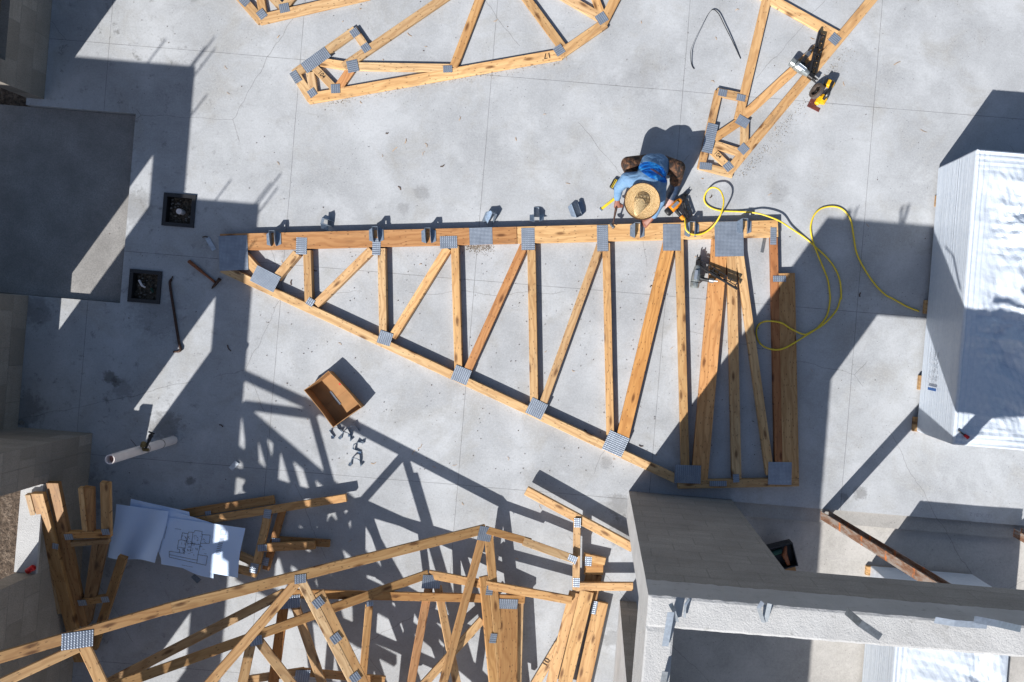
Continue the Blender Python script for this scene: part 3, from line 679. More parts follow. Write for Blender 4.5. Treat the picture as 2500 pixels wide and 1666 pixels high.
TE = truss('truss end piece with an upright post beside the doorway of the tall block wall', flat(0.17), 0.038, [
    (c, 1409, 1268, 1406, 1444, 18, PALE), (c, 1402, 1433, 1546, 1433, 20, PALE, 0.0), (wb, 1402, 1447, 1336, 1706, 25, OR), (wb, 1433, 1444, 1370, 1706, 34, (1.02, 0.9, 0.7)), (wb, 1366, 1572, 1286, 1706, 22, PALE, -0.04)],
    [(1410, 1277, 16, 22, 2, 'v'), (1407, 1423, 16, 22, 2, 'v'), (1397, 1366, 22, 18, 22, 'w', flat(0.235))])
truss('partly hidden truss end with a stub block and one plate, under the upright post', flat(0.085), 0.038, [
    (c, 1424, 1360, 1478, 1372, 18, OR), (c, 1426, 1388, 1473, 1390, 30, (0.9, 0.76, 0.56)), (wb, 1450, 1404, 1436, 1470, 40, (0.75, 0.6, 0.45), -0.004), (wb, 1468, 1471, 1416, 1706, 35, OR)],
    [(1436, 1371, 17, 22, 4, 'v'), (1451, 1484, 12, 32, 12, 'v')])
def board(label, a, b_, wid, th, tint, n=Vector((0, 0, 1)), group=None, name='board'):
    M = frame2d(a, b_, n); bm = bmesh.new(); box(bm, 0, (b_ - a).length, -wid / 2, wid / 2, -th, 0, 0.003)
    return tag(link(name, bm, M_WOOD, M, tint=tint), label, 'board', group)
board('loose pale board slanting down to the doorway of the tall block wall', P(1284, 1199, 0.16), P(1545, 1339, 0.145), 0.095, 0.06, PALE)
PF = Plane((128, 1180, 0.78), (258, 1180, 0.76), (190, 1620, 0.12))
truss('shade-tinted leaning truss with long paired boards resting on the window sill, lower left', PF, 0.05, [  # board tints lowered to paint in the shade by the wall
    (c, 67, 1209, 143, 1500, 13, SHADE_GREY), (c, 90, 1206, 194, 1618, 28, (0.7, 0.6, 0.46))], [(135, 1334, 14, 16, 12, 'w')])
PF2 = Plane((128, 1180, 0.72), (258, 1180, 0.70), (190, 1620, 0.07))
truss('shade-tinted leaning truss with rungs between its boards, standing beside the house plans', PF2, 0.05, [  # shade painted into the tints; narrow raised strip stands for a sunlit edge
    (c, 127, 1180, 199, 1530, 28, (0.55, 0.46, 0.36)), (c, 298, 1362, 225, 1586, 20, (0.6, 0.52, 0.4)), (wb, 214, 1192, 216, 1300, 24, (0.75, 0.6, 0.45)), (wb, 196, 1193, 206, 1298, 12, OR, 0.012), (wb, 255, 1180, 258, 1308, 22, (0.85, 0.74, 0.58)),
    (wb, 160, 1308, 268, 1306, 18, (0.85, 0.7, 0.5), 0.004), (wb, 169, 1331, 264, 1323, 12, SHADE_GREY), (wb, 194, 1472, 262, 1463, 18, (0.7, 0.6, 0.45)), (wb, 252, 1324, 211, 1520, 18, SHADE_DK, -0.01), (wb, 232, 1324, 206, 1500, 14, SHADE_DK, -0.01)],
    [(168, 1311, 20, 16, -3, 'w'), (258, 1299, 18, 16, -3, 'w'), (201, 1472, 20, 16, -5, 'w'), (257, 1464, 18, 16, -5, 'w')])
truss('small truss end under the corner of the plans, with a short rung and bright plates', flat(0.125), 0.038, [
    (c, 470, 1276, 845, 1216, 19, (0.92, 0.8, 0.62)), (wb, 654, 1252, 621, 1398, 19, OR), (wb, 640, 1338, 768, 1332, 20, (0.95, 0.8, 0.6)), (wb, 560, 1386, 626, 1402, 19, OR)],
    [(653, 1255, 18, 22, 8, 'v'), (640, 1338, 22, 16, -3, 'w'), (620, 1388, 20, 24, 12, 'v')])
truss('lower twin of the small truss end, peeking out behind it near the plans', flat(0.075), 0.038, [
    (c, 440, 1256, 668, 1221, 21, (0.85, 0.72, 0.55)), (wb, 690, 1240, 648, 1392, 17, (0.8, 0.62, 0.45)), (wb, 672, 1320, 804, 1328, 18, (0.7, 0.6, 0.45)), (wb, 575, 1354, 620, 1374, 20, OR)],
    [(508, 1254, 14, 12, -8, 'w'), (674, 1320, 20, 11, 2, 'w'), (647, 1371, 18, 20, 12, 'v')])

# ------------------------------------------------------------------ text written on the place
def text(s, size, M, m, parent=None, name='marking'):
    cu = bpy.data.curves.new('t', 'FONT'); cu.body = s; cu.size = size; cu.align_x = 'CENTER'; cu.align_y = 'CENTER'
    cu.offset = 0.0003
    ob = bpy.data.objects.new('t', cu); C.objects.link(ob)
    dg = bpy.context.evaluated_depsgraph_get(); me = bpy.data.meshes.new_from_object(ob.evaluated_get(dg))
    bpy.data.objects.remove(ob)
    me.materials.clear(); me.materials.append(m); me.name = name
    o = bpy.data.objects.new(name, me); C.objects.link(o)
    if parent is not None: o.parent = parent; o.matrix_basis = chain(parent).inverted() @ M
    else: o.matrix_basis = M
    return o
def tmat(pl, px, py, ang, off=0.003):
    a = pl.at(px, py, off); d = pl.at(px + 10 * math.cos(R(ang)), py + 10 * math.sin(R(ang)), off); return frame2d(a, d, pl.n)
text('30', 0.075, tmat(PA, 1215, 1301, 14), M_INK, TA)
text('17', 0.085, tmat(flat(0.04), 1336, 136, 168), M_INK, T1)
text('104', 0.06, tmat(flat(0.04), 785, 183, 50), M_INK, T1)
text('104', 0.06, tmat(flat(0.04), 1752, 379, 45), M_INK, T2)
text('5', 0.06, tmat(PA, 792, 1463, 65), M_INK, TA)
text('10', 0.09, tmat(flat(0.13), 1333, 1618, -58), M_INK, TE)
mk = text('131 X 81 2', 0.055, frame2d(W(2395, 1258, 0.002), W(2385, 1257, 0.002)), M_GREYINK, None, 'floor_note')
tag(mk, 'faint handwritten sizes on the slab edge by the right border', 'writing')

# ------------------------------------------------------------------ joist hangers
def hanger(loc, rot, label, tilt=(0, 0), hgt=0.06, wid=0.06, dep=0.165, group='joist hangers'):
    r = empty('joist_hanger', loc, label, 'joist hanger', group)
    M = Matrix.Translation(loc) @ Matrix.Rotation(rot, 4, 'Z') @ Matrix.Rotation(tilt[0], 4, 'X') @ Matrix.Rotation(tilt[1], 4, 'Y')
    t = 0.003
    def prof(x, sgn):
        b2 = bmesh.new()
        q = [(-dep / 2, 0), (dep / 2, 0), (dep / 2, hgt * 0.9), (dep * 0.2, hgt), (-dep * 0.35, hgt * 0.8), (-dep / 2, hgt * 0.35)]
        a = [b2.verts.new((x, y, z)) for y, z in q]; b3 = [b2.verts.new((x + t, y, z)) for y, z in q]
        b2.faces.new(a); b2.faces.new(b3[::-1])
        for i in range(len(q)): b2.faces.new((a[i], a[(i + 1) % len(q)], b3[(i + 1) % len(q)], b3[i]))
        link('side_plate', b2, M_HANG, M, r)
        b2 = bmesh.new(); x0, x1 = sorted((x + (t if sgn > 0 else 0), x + sgn * 0.05))
        q = [(x0, -dep / 2), (x1, -dep / 2 + 0.02), (x1, dep / 2 - 0.03), (x0 if sgn > 0 else x1, dep / 2), (x0, dep / 2 - 0.012)] if sgn > 0 else [(x1, -dep / 2), (x0, -dep / 2 + 0.02), (x0, dep / 2 - 0.03), (x1, dep / 2)]
        prism(b2, q, 0.0, 0.0025); link('flange', b2, M_HANG, M, r)
    prof(-wid / 2, -1); prof(wid / 2 - t, 1)
    b2 = bmesh.new(); box(b2, -wid / 2 + t, wid / 2 - t, dep / 2 - 0.004, dep / 2 - 0.001, 0.001, hgt * 0.92); link('seat', b2, M_HANG, M, r)
    return r
for (px, py, lab) in ((669, 583, 'joist hanger on the girder chord nearest its pointed end'), (919, 573, 'joist hanger half over a wavy plate on the girder chord'),
                      (1047, 576, 'joist hanger on bare reddish wood of the girder chord'), (1556, 563, 'joist hanger on the chord below the straw hat'),
                      (1689, 561, 'joist hanger on the chord crossed by the yellow hose'), (1817, 553, 'joist hanger at the right edge of the largest dimpled plate')):
    hanger(P(px, py, 0.0835), R(2) if px < 1400 else R(-1), lab)
hanger(P(800, 545, 0.01), R(70), 'bent hanger lying on the slab in the shadow line of the girder', (R(50), R(10)))
hanger(P(1198, 532, 0.01), R(-28), 'loose hanger on the slab above the square dimpled splice plate', (R(25), R(35)))
hanger(P(1311, 528, 0.012), R(3), 'loose hanger standing by the girder chord with a pale seat', (R(-35), 0))
hanger(P(1408, 512, 0.012), R(200), 'open V shaped hanger on the slab between worker and girder', (R(-12), 0), 0.07, 0.07, 0.16)

# ------------------------------------------------------------------ straps and clips
def strap(label, pts, wid, nrm=(1, 0, 0), m=M_GALV, name='metal_strap', group='metal straps', cat='metal strap'):
    bm = bmesh.new(); ribbon(bm, pts, wid, nrm, 0.002); return tag(link(name, bm, m), label, cat, group)
zt = ZR + 0.02
def PT(*a): return P(*a)
for lab, pts, wd, nr, m in (
    ('pale blue strap with one hole leaning over the tie beam corner', [P(1638, 1495, zt + 0.12), P(1624, 1578, zt)], 0.045, (1, 0.1, 0), M_GALV),
    ('twisted short strap at the tie beam corner', [P(1637, 1474, zt + 0.05), P(1645, 1492, zt + 0.1), P(1653, 1518, zt)], 0.03, (1, 0, 0.6), M_GALV),
    ('thin upright strap just right of the tie beam corner', [P(1683, 1462, zt + 0.08), P(1673, 1478, zt + 0.08), P(1671, 1508, zt)], 0.018, (1, 0, 1), M_GALV),
    ('left strap of the pair set in the middle of the tie beam', [P(1862, 1470, zt + 0.1), P(1852, 1485, zt + 0.1), P(1864, 1520, zt)], 0.028, (1, 0, 0.4), M_GALV),
    ('right strap of the pair set in the middle of the tie beam', [P(1879, 1474, zt + 0.12), P(1872, 1508, zt + 0.03), P(1868, 1518, zt)], 0.03, (1, 0, 0.3), M_GALV),
    ('dark long strap poking diagonally off the beam edge', [P(2066, 1492, zt + 0.04), P(2100, 1522, zt + 0.16), P(2150, 1556, zt + 0.12)], 0.05, (0.5, 1, 0), M_GALVD),
    ('curved pale strap flat along the right of the tie beam', [P(2282, 1514, zt + 0.04), P(2330, 1522, zt + 0.05), P(2410, 1528, zt + 0.05)], 0.05, (0, 1, 0.3), M_GALV),
    ('blue strap crossing the beam edge near the right border', [P(2378, 1512, zt + 0.14), P(2435, 1523, zt + 0.12), P(2492, 1536, zt + 0.02)], 0.045, (0, 1, 0), M_GALV),
    ('grey strap end on the tie beam at the bottom border', [P(1624, 1640, zt + 0.05), P(1617, 1680, zt)], 0.04, (1, 0, 0), M_GALVD)):
    strap(lab, pts, wd, nr, m)
strap('light blue strap piece on the slab at the girder point', [P(506, 581, 0.006), P(523, 611, 0.004)], 0.05, (1, 0.6, 0))
strap('small folded strap on the joint line below the plastic pipe', [P(563, 1146, 0.006), P(579, 1128, 0.012)], 0.055, (1, -0.8, 0))
strap('dark green strap peeking from under the house plans', [P(472, 1404, 0.005), P(487, 1420, 0.01)], 0.06, (1, -0.8, 0), M_GALVD)
strap('bright nail strip inside the cardboard box', [P(806, 956, 0.012), P(831, 988, 0.012)], 0.02, (1, 1, 0), M_ALU, 'nail_strip', None, 'nail strip')
strap('perforated metal offcut inside the right end of the girder', [P(1867, 582, 0.004), P(1860, 617, 0.004)], 0.035, (1, 0.1, 0), M_GALVD)
strap('white paper like clip lying in the dark corner of the left walls', [P(48, 1028, 0.01), P(56, 1034, 0.012)], 0.04, (0.4, 1, 0), M_ALU)
strap('second narrow clip in the dark corner of the left walls', [P(63, 1033, 0.02), P(66, 1046, 0.004)], 0.03, (1, 0, 0), M_GALV)
def clip(px, py, rot, label):
    bm = bmesh.new(); M = Matrix.Translation(P(px, py, 0.0)) @ Matrix.Rotation(R(rot), 4, 'Z')
    ribbon(bm, [(-0.05, -0.05, 0.002), (-0.045, 0.02, 0.01), (-0.02, 0.04, 0.045), (0.02, 0.035, 0.05), (0.045, 0.01, 0.02), (0.05, -0.055, 0.003)], 0.032, (0.3, 0.1, 1), 0.003)
    ribbon(bm, [(-0.05, -0.048, 0.004), (-0.072, -0.03, 0.022)], 0.035, (0, 1, 0), 0.003)
    ribbon(bm, [(0.05, -0.05, 0.004), (0.07, -0.035, 0.03)], 0.03, (0, 1, 0), 0.003)
    tag(link('tie_clip', bm, M_HANG, M), label, 'metal clip', 'metal tie clips')
clip(818, 1052, 40, 'tie clip touching the corner of the cardboard box'); clip(846, 1062, -10, 'tie clip in the middle of the spilled row by the box')
clip(862, 1048, 30, 'tie clip tangled at the upper right of the spilled row'); clip(874, 1090, 75, 'tie clip lying alone in the beam shadow below the row')
clip(869, 1125, 0, 'lowest tie clip with an orange splinter beside it')

# ------------------------------------------------------------------ air hose
def c300(l): return [(1640 + x * .2742, 300 + y * .2742) for x, y in l]
def c700(l): return [(1640 + x * .3381, 700 + y * .3381) for x, y in l]
hp = [(1672, 532, .06), (1673, 548, .11), (1676, 563, .115), (1692, 573, .105), (1714, 571, .105), (1733, 560, .12), (1750, 541, .17), (1762, 517, .2), (1767, 492, .18), (1761, 470, .14), (1750, 460, .10), (1736, 459, .06), (1724, 470, .03), (1719, 486, .014), (1725, 500, .012), (1741, 510, .012)]
hp += [(x, y, .014) for x, y in c300([(450, 785), (560, 790)])] + [(x, y, z) for (x, y), z in zip(c300([(690, 797), (800, 815), (950, 870), (1060, 940)]), (.04, .085, .1, .04))]
hp += [(x, y, .012) for x, y in c300([(1180, 1020), (1290, 1115), (1390, 1210), (1460, 1310), (1500, 1420), (1510, 1568)])]
hp += [(x, y, z) for (x, y), z in zip(c700([(1220, 80), (1190, 170), (1100, 270), (1000, 330), (950, 345), (860, 305), (790, 262), (700, 250), (640, 265), (612, 310), (620, 380), (660, 430), (730, 455), (800, 450), (880, 410), (950, 365), (1050, 300), (1120, 210), (1143, 100)]),
        (.012, .012, .03, .02, .03, .095, .095, .095, .03, .012, .012, .03, .095, .095, .095, .03, .012, .012, .012))]
hp += [(x, y, .014 if i > 3 else (.012, .012, .013, .026)[i]) for i, (x, y) in enumerate(c300([(1405, 1500), (1390, 1400), (1340, 1270), (1290, 1150), (1255, 1050), (1238, 970), (1240, 900), (1270, 820), (1330, 765), (1420, 745), (1500, 760), (1560, 810), (1600, 890), (1625, 1050), (1650, 1170), (1720, 1310), (1810, 1440), (1900, 1530)]))]
hp += [(x, y, .012) for x, y in c700([(1600, 90), (1700, 145), (1785, 178)])]
bm = bmesh.new(); tube(bm, spline([P(*q) for q in hp], 5), 0.0092, 8)
tag(link('air_hose', bm, M_HOSE, smooth=True), 'long looping yellow air hose running from the orange nail gun to the white stack', 'air hose')
# black plastic banding curve
bm = bmesh.new()
pts = [P(1695, 169, .004), P(1689, 160, .012), P(1686, 140, .03), P(1689, 115, .04), P(1710, 70, .03), P(1735, 27, .012), P(1752, 31, .03), P(1770, 65, .03), P(1790, 105, .02), P(1808, 144, .004)]
ribbon(bm, spline(pts, 6), 0.011, (0.2, 0.3, 1), 0.003)
tag(link('plastic_band', bm, M_BLACK), 'thin black plastic banding bent into an arch on the slab', 'banding')

# ------------------------------------------------------------------ tools
def cyl(bm, a, b_, r, seg=16): tube(bm, [a, b_], r, seg)
def nailer(loc, rot, label, cols, mv=(.44, -.19), k_=1.0, mirror=1, group='nail guns', tilt=0.0):
    """lies on its side: local +y = nose direction, +x = magazine / handle side"""
    r = empty('nail_gun', loc, label, 'nail gun', group)
    M = Matrix.Translation(loc) @ Matrix.Rotation(rot, 4, 'Z') @ Matrix.Scale(mirror, 4, (1, 0, 0)) @ Matrix.Scale(k_, 4) @ Matrix.Rotation(tilt, 4, 'Y')
    body, cap, grip, mag, fit = cols
    bm = bmesh.new()                                             # tapering body, flattened cheeks
    prof = [(-.055, .049), (-.04, .052), (.03, .051), (.05, .046), (.11, .034), (.125, .028)]
    tube(bm, [(0, y, .055) for y, _ in prof], [q for _, q in prof], 16); box(bm, -.034, .034, -.05, .03, .06, .109, .014)
    link('body', bm, body, M, r)
    bm = bmesh.new(); box(bm, -.018, .018, -.03, .07, .1085, .1125, .004); link('badge_plate', bm, M_GALV, M, r)
    bm = bmesh.new(); tube(bm, [(0, -.118, .055), (0, -.108, .055), (0, -.0625, .055)], [.040, .048, .05], 16); box(bm, -.03, .03, -.11, -.065, .07, .106, .012); link('end_cap', bm, cap, M, r)
    bm = bmesh.new(); tube(bm, [(0, -.062, .055), (0, -.056, .055)], [.0515, .0515], 16); link('seal_ring', bm, M_BLKMET, M, r)
    bm = bmesh.new(); box(bm, -.026, .03, .122, .19, .02, .085, .008); box(bm, -.012, .012, .19, .222, .035, .07, .003); box(bm, -.026, -.016, .19, .245, .045, .07, .002); box(bm, .008, .018, .19, .24, .045, .07, .002); link('nose', bm, M_BLKMET, M, r)
    bm = bmesh.new(); tube(bm, [(.042, -.005, .055), (.075, -.012, .055), (.12, -.014, .055), (.145, -.014, .055)], [.024, .022, .02, .022], 12); link('handle', bm, grip, M, r)
    bm = bmesh.new(); tube(bm, [(.146, -.014, .055), (.195, -.014, .055)], [.027, .028], 12); tube(bm, [(.195, -.014, .055), (.235, -.012, .055)], .009, 8); link('air_fitting', bm, fit, M, r)
    Lm = math.hypot(*mv); Mm = M @ Matrix.Translation((.03, .155, .02)) @ Matrix.Rotation(math.atan2(mv[1], mv[0]), 4, 'Z')
    bm = bmesh.new(); box(bm, 0, Lm, -.046, -.022, .01, .05, .004)      # nail rail
    box(bm, 0, Lm * .93, -.012, -.004, .01, .04, .002); box(bm, 0, Lm * .93, .026, .034, .01, .04, .002); n = max(3, int(Lm / .075))
    for i in range(n + 1):
        x0 = i * (Lm * .93 - .012) / n; box(bm, x0, x0 + .012, -.0035, .0255, .012, .038)
        if i % 2 == 0: box(bm, x0 + .004, x0 + .03, -.0215, -.0125, .012, .038)
    link('magazine', bm, mag, Mm, r)
    bm = bmesh.new(); box(bm, Lm * .45, Lm * .58, -.05, -.018, .05, .062, .004); link('pusher', bm, M_BLKMET, Mm, r)
    bm = bmesh.new(); box(bm, .05, .085, .012, .03, .04, .07, .004); link('trigger', bm, M_BLKMET, M, r)
    return r
nailer(P(1700, 678, .03), R(-9), 'silver nail gun lying inside the girder over its wide webs', (M_SILVER, M_SILVER, M_BLACK, M_BLACK, M_ALU), tilt=R(-11))
nailer(P(1948, 170, .04), R(-127), 'silver nail gun resting on two diagonal chords of the upper right truss', (M_SILVER, M_SILVER, M_BLACK, M_BLACK, M_ALU), mirror=-1)
nailer(P(1643, 507, .002), R(-46), 'orange and black nail gun on the slab beside the worker', (M_ORANGE, M_BLACK, M_BLACK, M_BLACK, M_ORANGE), (.215, -.10), 0.9)
# circular saw, standing on its base plate
def saw():
    loc = P(2003, 236, 0); r = empty('circular_saw', loc, 'yellow and black cordless circular saw standing beside the upper right truss', 'circular saw')
    M = Matrix.Translation(loc) @ Matrix.Rotation(R(63), 4, 'Z')      # local +x = forward to the battery end
    bm = bmesh.new(); box(bm, -.165, .12, -.005, .085, 0, .006, .002); box(bm, -.165, -.12, -.06, .085, 0, .007, .002); link('base_plate', bm, M_BASEPL, M, r)
    bm = bmesh.new(); n = 28                                          # blade guard: thick half disc leaning on the left side
    pa = [(0.092 * math.cos(2 * math.pi * i / n), 0.092 * math.sin(2 * math.pi * i / n)) for i in range(n)]
    pi_ = [(0.06 * math.cos(2 * math.pi * i / n), 0.06 * math.sin(2 * math.pi * i / n)) for i in range(n)]
    Md = M @ Matrix.Translation((-.005, .062, .088)) @ Matrix.Rotation(R(-62), 4, 'X')
    o0 = [bm.verts.new((x, y, 0)) for x, y in pa]; o1 = [bm.verts.new((x * .96, y * .96, .034)) for x, y in pa]; i1 = [bm.verts.new((x, y, .034)) for x, y in pi_]; i0 = [bm.verts.new((x, y, .004)) for x, y in pi_]
    for i in range(n):
        j = (i + 1) % n
        bm.faces.new((o0[i], o0[j], o1[j], o1[i])); bm.faces.new((o1[i], o1[j], i1[j], i1[i])); bm.faces.new((i1[i], i1[j], i0[j], i0[i]))
    bm.faces.new(o0[::-1]); link('blade_guard', bm, M_GUARD, Md, r)
    bm = bmesh.new(); tube(bm, [(0, 0, .005), (0, 0, .03)], [.022, .016], 12); box(bm, -.05, .05, -.008, .008, .006, .012); link('blade_hub', bm, M_BLKMET, Md, r)
    bm = bmesh.new(); tube(bm, [(-.09, -.03, .06), (-.085, -.03, .06), (-.03, -.03, .065), (0, -.03, .065)], [.03, .042, .044, .036], 14); box(bm, -.12, -.02, -.02, .035, .03, .085, .012); link('motor_housing', bm, M_YELLOW, M, r)
    bm = bmesh.new(); tube(bm, spline([(-.05, -.03, .1), (-.01, -.035, .15), (.05, -.035, .155), (.1, -.03, .125)], 4), .018, 10); box(bm, -.03, .05, -.06, -.02, .06, .10, .01); link('handle', bm, M_BLACK, M, r)
    bm = bmesh.new(); box(bm, .085, .165, -.06, .02, .07, .135, .012); link('battery_housing', bm, M_YELLOW, M, r)
    bm = bmesh.new(); box(bm, .1, .155, -.05, -.012, .133, .142, .004); box(bm, .08, .17, .018, .045, .07, .125, .008); link('battery', bm, M_BLACK, M, r)
saw()
def hammer(name, label, a, b_, head, m1, m2, r0=0.016):
    r = empty(name, a, label, 'hammer'); bm = bmesh.new()
    tube(bm, [a, a.lerp(b_, .35), a.lerp(b_, .7), b_], [r0 * 1.25, r0 * 1.15, r0 * .8, r0 * .8], 10); link('handle', bm, m1, None, r, True)
    bm = bmesh.new(); h0, h1 = head; d = h1 - h0
    tube(bm, [h0, h0 + d * .18, h0 + d * .2, h0 + d * .42, h0 + d * .6, h0 + d * .85, h1], [.02, .02, .015, .016, .016, .011, .005], 10)
    tube(bm, [h0 + d * .55, h0 + d * .8 + Vector((.012, .01, 0)), h1 + Vector((.02, .012, -.006))], [.008, .007, .003], 6)
    link('head', bm, m2, None, r, True); return r
hammer('claw_hammer', 'rusty claw hammer with a brown handle lying near the girder point', P(461, 638, .016), P(524, 689, .016), (P(537, 681, .017), P(517, 705, .014)), M_HANDLE, M_RUST)
bm = bmesh.new()
tube(bm, spline([P(422, 675, .012), P(417, 685, .018), P(415, 696, .02), P(425, 762, .014), P(436, 832, .014), P(441, 852, .02), P(437, 858, .02), P(424, 859, .006)], 5), [.006] * 4 + [.0135] * 28 + [.011] * 4, 8)
tag(link('crowbar', bm, M_RUST, smooth=True), 'long dark crowbar lying below the lower floor box', 'crowbar')
# tape measure
r = empty('tape_measure', P(1499, 452, 0), 'dark tape measure with a yellow blade pulled out, left of the worker', 'tape measure')
M = frame2d(P(1494, 462, .0), P(1506, 440, .0)); bm = bmesh.new(); box(bm, 0, .11, -.035, .035, 0, .045, .008); link('case', bm, M_BLACK, M, r)
bm = bmesh.new(); box(bm, .004, .108, -.006, .002, .0452, .047); box(bm, .004, .108, .012, .016, .0452, .047); link('stripe', bm, M_HOSE, M, r)
bm = bmesh.new(); ribbon(bm, [P(1468, 511, .006), P(1482, 500, .012), P(1500, 486, .016)], .028, (0.6, 1, 0), .0012); link('blade', bm, M_HOSE, None, r)
bm = bmesh.new(); M2 = frame2d(P(1466, 513, .0), P(1468, 511, 0)); box(bm, -.004, .012, -.02, .02, 0, .014, .001); link('hook', bm, M_GALV, M2, r)

# ------------------------------------------------------------------ person
def meshify(name, caps, voxel, m, parent, origin, smooth_it=8, sub=None):
    """one continuous surface from tapered limbs: [(p0, r0, p1, r1, flatten)]"""
    bm = bmesh.new()
    def ball(p, r):
        Mx = Matrix.Translation(p) @ Matrix.Scale(r, 4)
        bmesh.ops.create_icosphere(bm, subdivisions=3, radius=1.0, matrix=Mx)
    for (p0, r0, p1, r1) in caps:
        ball(p0, r0); ball(p1, r1)
        if (p1 - p0).length > 1e-4: tube(bm, [p0, p0.lerp(p1, .33), p0.lerp(p1, .66), p1], [r0, r0 + (r1 - r0) * .33, r0 + (r1 - r0) * .66, r1], 16)
    me = bpy.data.meshes.new('tmp'); bm.to_mesh(me); bm.free()
    ob = bpy.data.objects.new('tmp', me); C.objects.link(ob)
    rm = ob.modifiers.new('r', 'REMESH'); rm.mode = 'VOXEL'; rm.voxel_size = voxel
    sm = ob.modifiers.new('s', 'SMOOTH'); sm.factor = 0.5; sm.iterations = smooth_it
    dg = bpy.context.evaluated_depsgraph_get(); me2 = bpy.data.meshes.new_from_object(ob.evaluated_get(dg))
    bpy.data.objects.remove(ob)
    for v_ in me2.vertices: v_.co -= origin
    for p in me2.polygons: p.use_smooth = True
    me2.materials.clear(); me2.materials.append(m); me2.name = name
    o = bpy.data.objects.new(name, me2); C.objects.link(o)
    if parent is not None: o.parent = parent; o.matrix_basis = chain(parent).inverted() @ Matrix.Translation(origin)
    else: o.matrix_basis = Matrix.Translation(origin)
    return o
pel = P(1597, 410, .30); wai = P(1592, 420, .42); che = P(1580, 446, .49); nec = P(1573, 466, .49); hed = P(1570, 484, .45)
shL = P(1531, 438, .46); elL = P(1511, 458, .34); wrL = P(1507, 484, .23); haL = P(1507, 496, .19)
shR = P(1612, 446, .46); elR = P(1612, 490, .34); wrR = P(1597, 527, .18); haR = P(1582, 540, .12)
hiL = P(1576, 402, .28); hiR = P(1619, 404, .28); knL = P(1534, 401, .39); knR = P(1655, 410, .39)
anL = P(1549, 445, .10); anR = P(1645, 466, .10); toL = P(1552, 474, .04); toR = P(1632, 500, .04)
X = Vector((1, 0, 0))
caps = [(pel, .12, wai, .105), (wai, .105, che, .125), (che, .12, nec, .06), (che, .1, shL, .055), (che, .1, shR, .055), (nec, .052, hed, .055),
        (shL, .05, elL, .038), (elL, .038, wrL, .026), (shR, .05, elR, .038), (elR, .038, wrR, .026),
        (pel, .1, hiL, .09), (pel, .1, hiR, .09), (hiL, .088, knL, .058), (hiR, .088, knR, .058), (knL, .056, anL, .038), (knR, .056, anR, .038), (anL, .04, toL, .035), (anR, .04, toR, .035)]
fd = Vector((-.1, -.62, -.55)).normalized()                      # the face looks down at the girder
ft = Vector((0, -.6, .78)).normalized()
hc = hed + Vector((0, -.03, .02))
caps += [(hc, .085, hc + Vector((0, .012, .03)), .082), (hc + fd * .04, .066, hc + fd * .05 - ft * .045, .05), (hc + fd * .095, .012, hc + fd * .108 - ft * .018, .014),
         (hc + X * .085, .016, hc + X * .088 - ft * .02, .014), (hc - X * .085, .016, hc - X * .088 - ft * .02, .014),
         (hc + fd * .082 - ft * .048 + X * .018, .009, hc + fd * .082 - ft * .048 - X * .018, .009), (hc + fd * .084 + X * .03 + ft * .01, .012, hc + fd * .084 + X * .03 + ft * .01, .012), (hc + fd * .084 - X * .03 + ft * .01, .012, hc + fd * .084 - X * .03 + ft * .01, .012)]
def hand(w0, palm, fdir, side, curl, caps):
    fdir = fdir.normalized(); side = side.normalized(); dn = fdir.cross(side).normalized()
    if dn.z > 0: dn = -dn
    k = palm + fdir * .042
    for s in (-.024, -.008, .008, .024): caps.append((w0, .024, k + side * s, .0145))
    for s, ln in ((-.03, .062), (-.0105, .075), (.0095, .072), (.029, .056)):
        a = k + side * s; b_ = a + (fdir * math.cos(curl) + dn * math.sin(curl)) * ln * .5; c_ = b_ + (fdir * math.cos(curl * 2.1) + dn * math.sin(curl * 2.1)) * ln * .5
        caps.append((a, .0105, b_, .0095)); caps.append((b_, .0095, c_, .008))
    t0 = palm + side * .03; t1 = t0 + side * .026 + fdir * .03 + dn * .01; t2 = t1 + fdir * .028 - side * .006 + dn * .012
    caps.append((palm, .018, t1, .012)); caps.append((t1, .012, t2, .009))
hand(wrL, haL, Vector((.05, -1, -.45)), Vector((1, .05, 0)), R(62), caps)
hand(wrR, haR, Vector((-.75, -.75, -.35)), Vector((-.7, .7, 0)), R(26), caps)
person = meshify('person', caps, .0068, M_SKIN, None, Vector((pel.x, pel.y, 0)), 6)
tag(person, 'crouching worker in straw hat and light blue printed shirt, holding a hammer', 'person')
SO = P(1596, 420, .53)
meshify('shirt', [(pel + Vector((.035, .01, .05)), .13, wai + Vector((.03, 0, 0)), .125), (pel + Vector((-.035, .01, .05)), .13, wai + Vector((-.03, 0, 0)), .125), (wai, .132, che, .148), (che, .14, nec, .075), (che, .12, shL, .076), (che, .12, shR, .076), (shL, .072, elL, .056), (elL, .054, wrL, .038), (shR, .072, elR, .057), (elR, .055, wrR, .038)], .011, M_SHIRT, person, SO, 7)
TO = P(1595, 400, .3)
meshify('trousers', [(pel + Vector((0, .02, -.02)), .135, pel, .12), (pel, .12, hiL, .108), (pel, .12, hiR, .108), (hiL, .106, knL, .08), (hiR, .106, knR, .08), (knL, .08, knL.lerp(anL, .55), .068), (knR, .08, knR.lerp(anR, .55), .068)], .011, M_CAMO, person, TO, 6)
for kn, an, to in ((knL, anL, toL), (knR, anR, toR)):
    bt = meshify('boot', [(kn.lerp(an, .35), .064, an, .054), (an, .052, to.lerp(an, .4), .046)], .009, M_NAVY, person, an, 6)
    meshify('toe_cap', [(to.lerp(an, .35), .047, to, .042), (to, .042, to + (to - an).normalized() * .02, .036)], .008, M_BOOT, bt, to, 5)
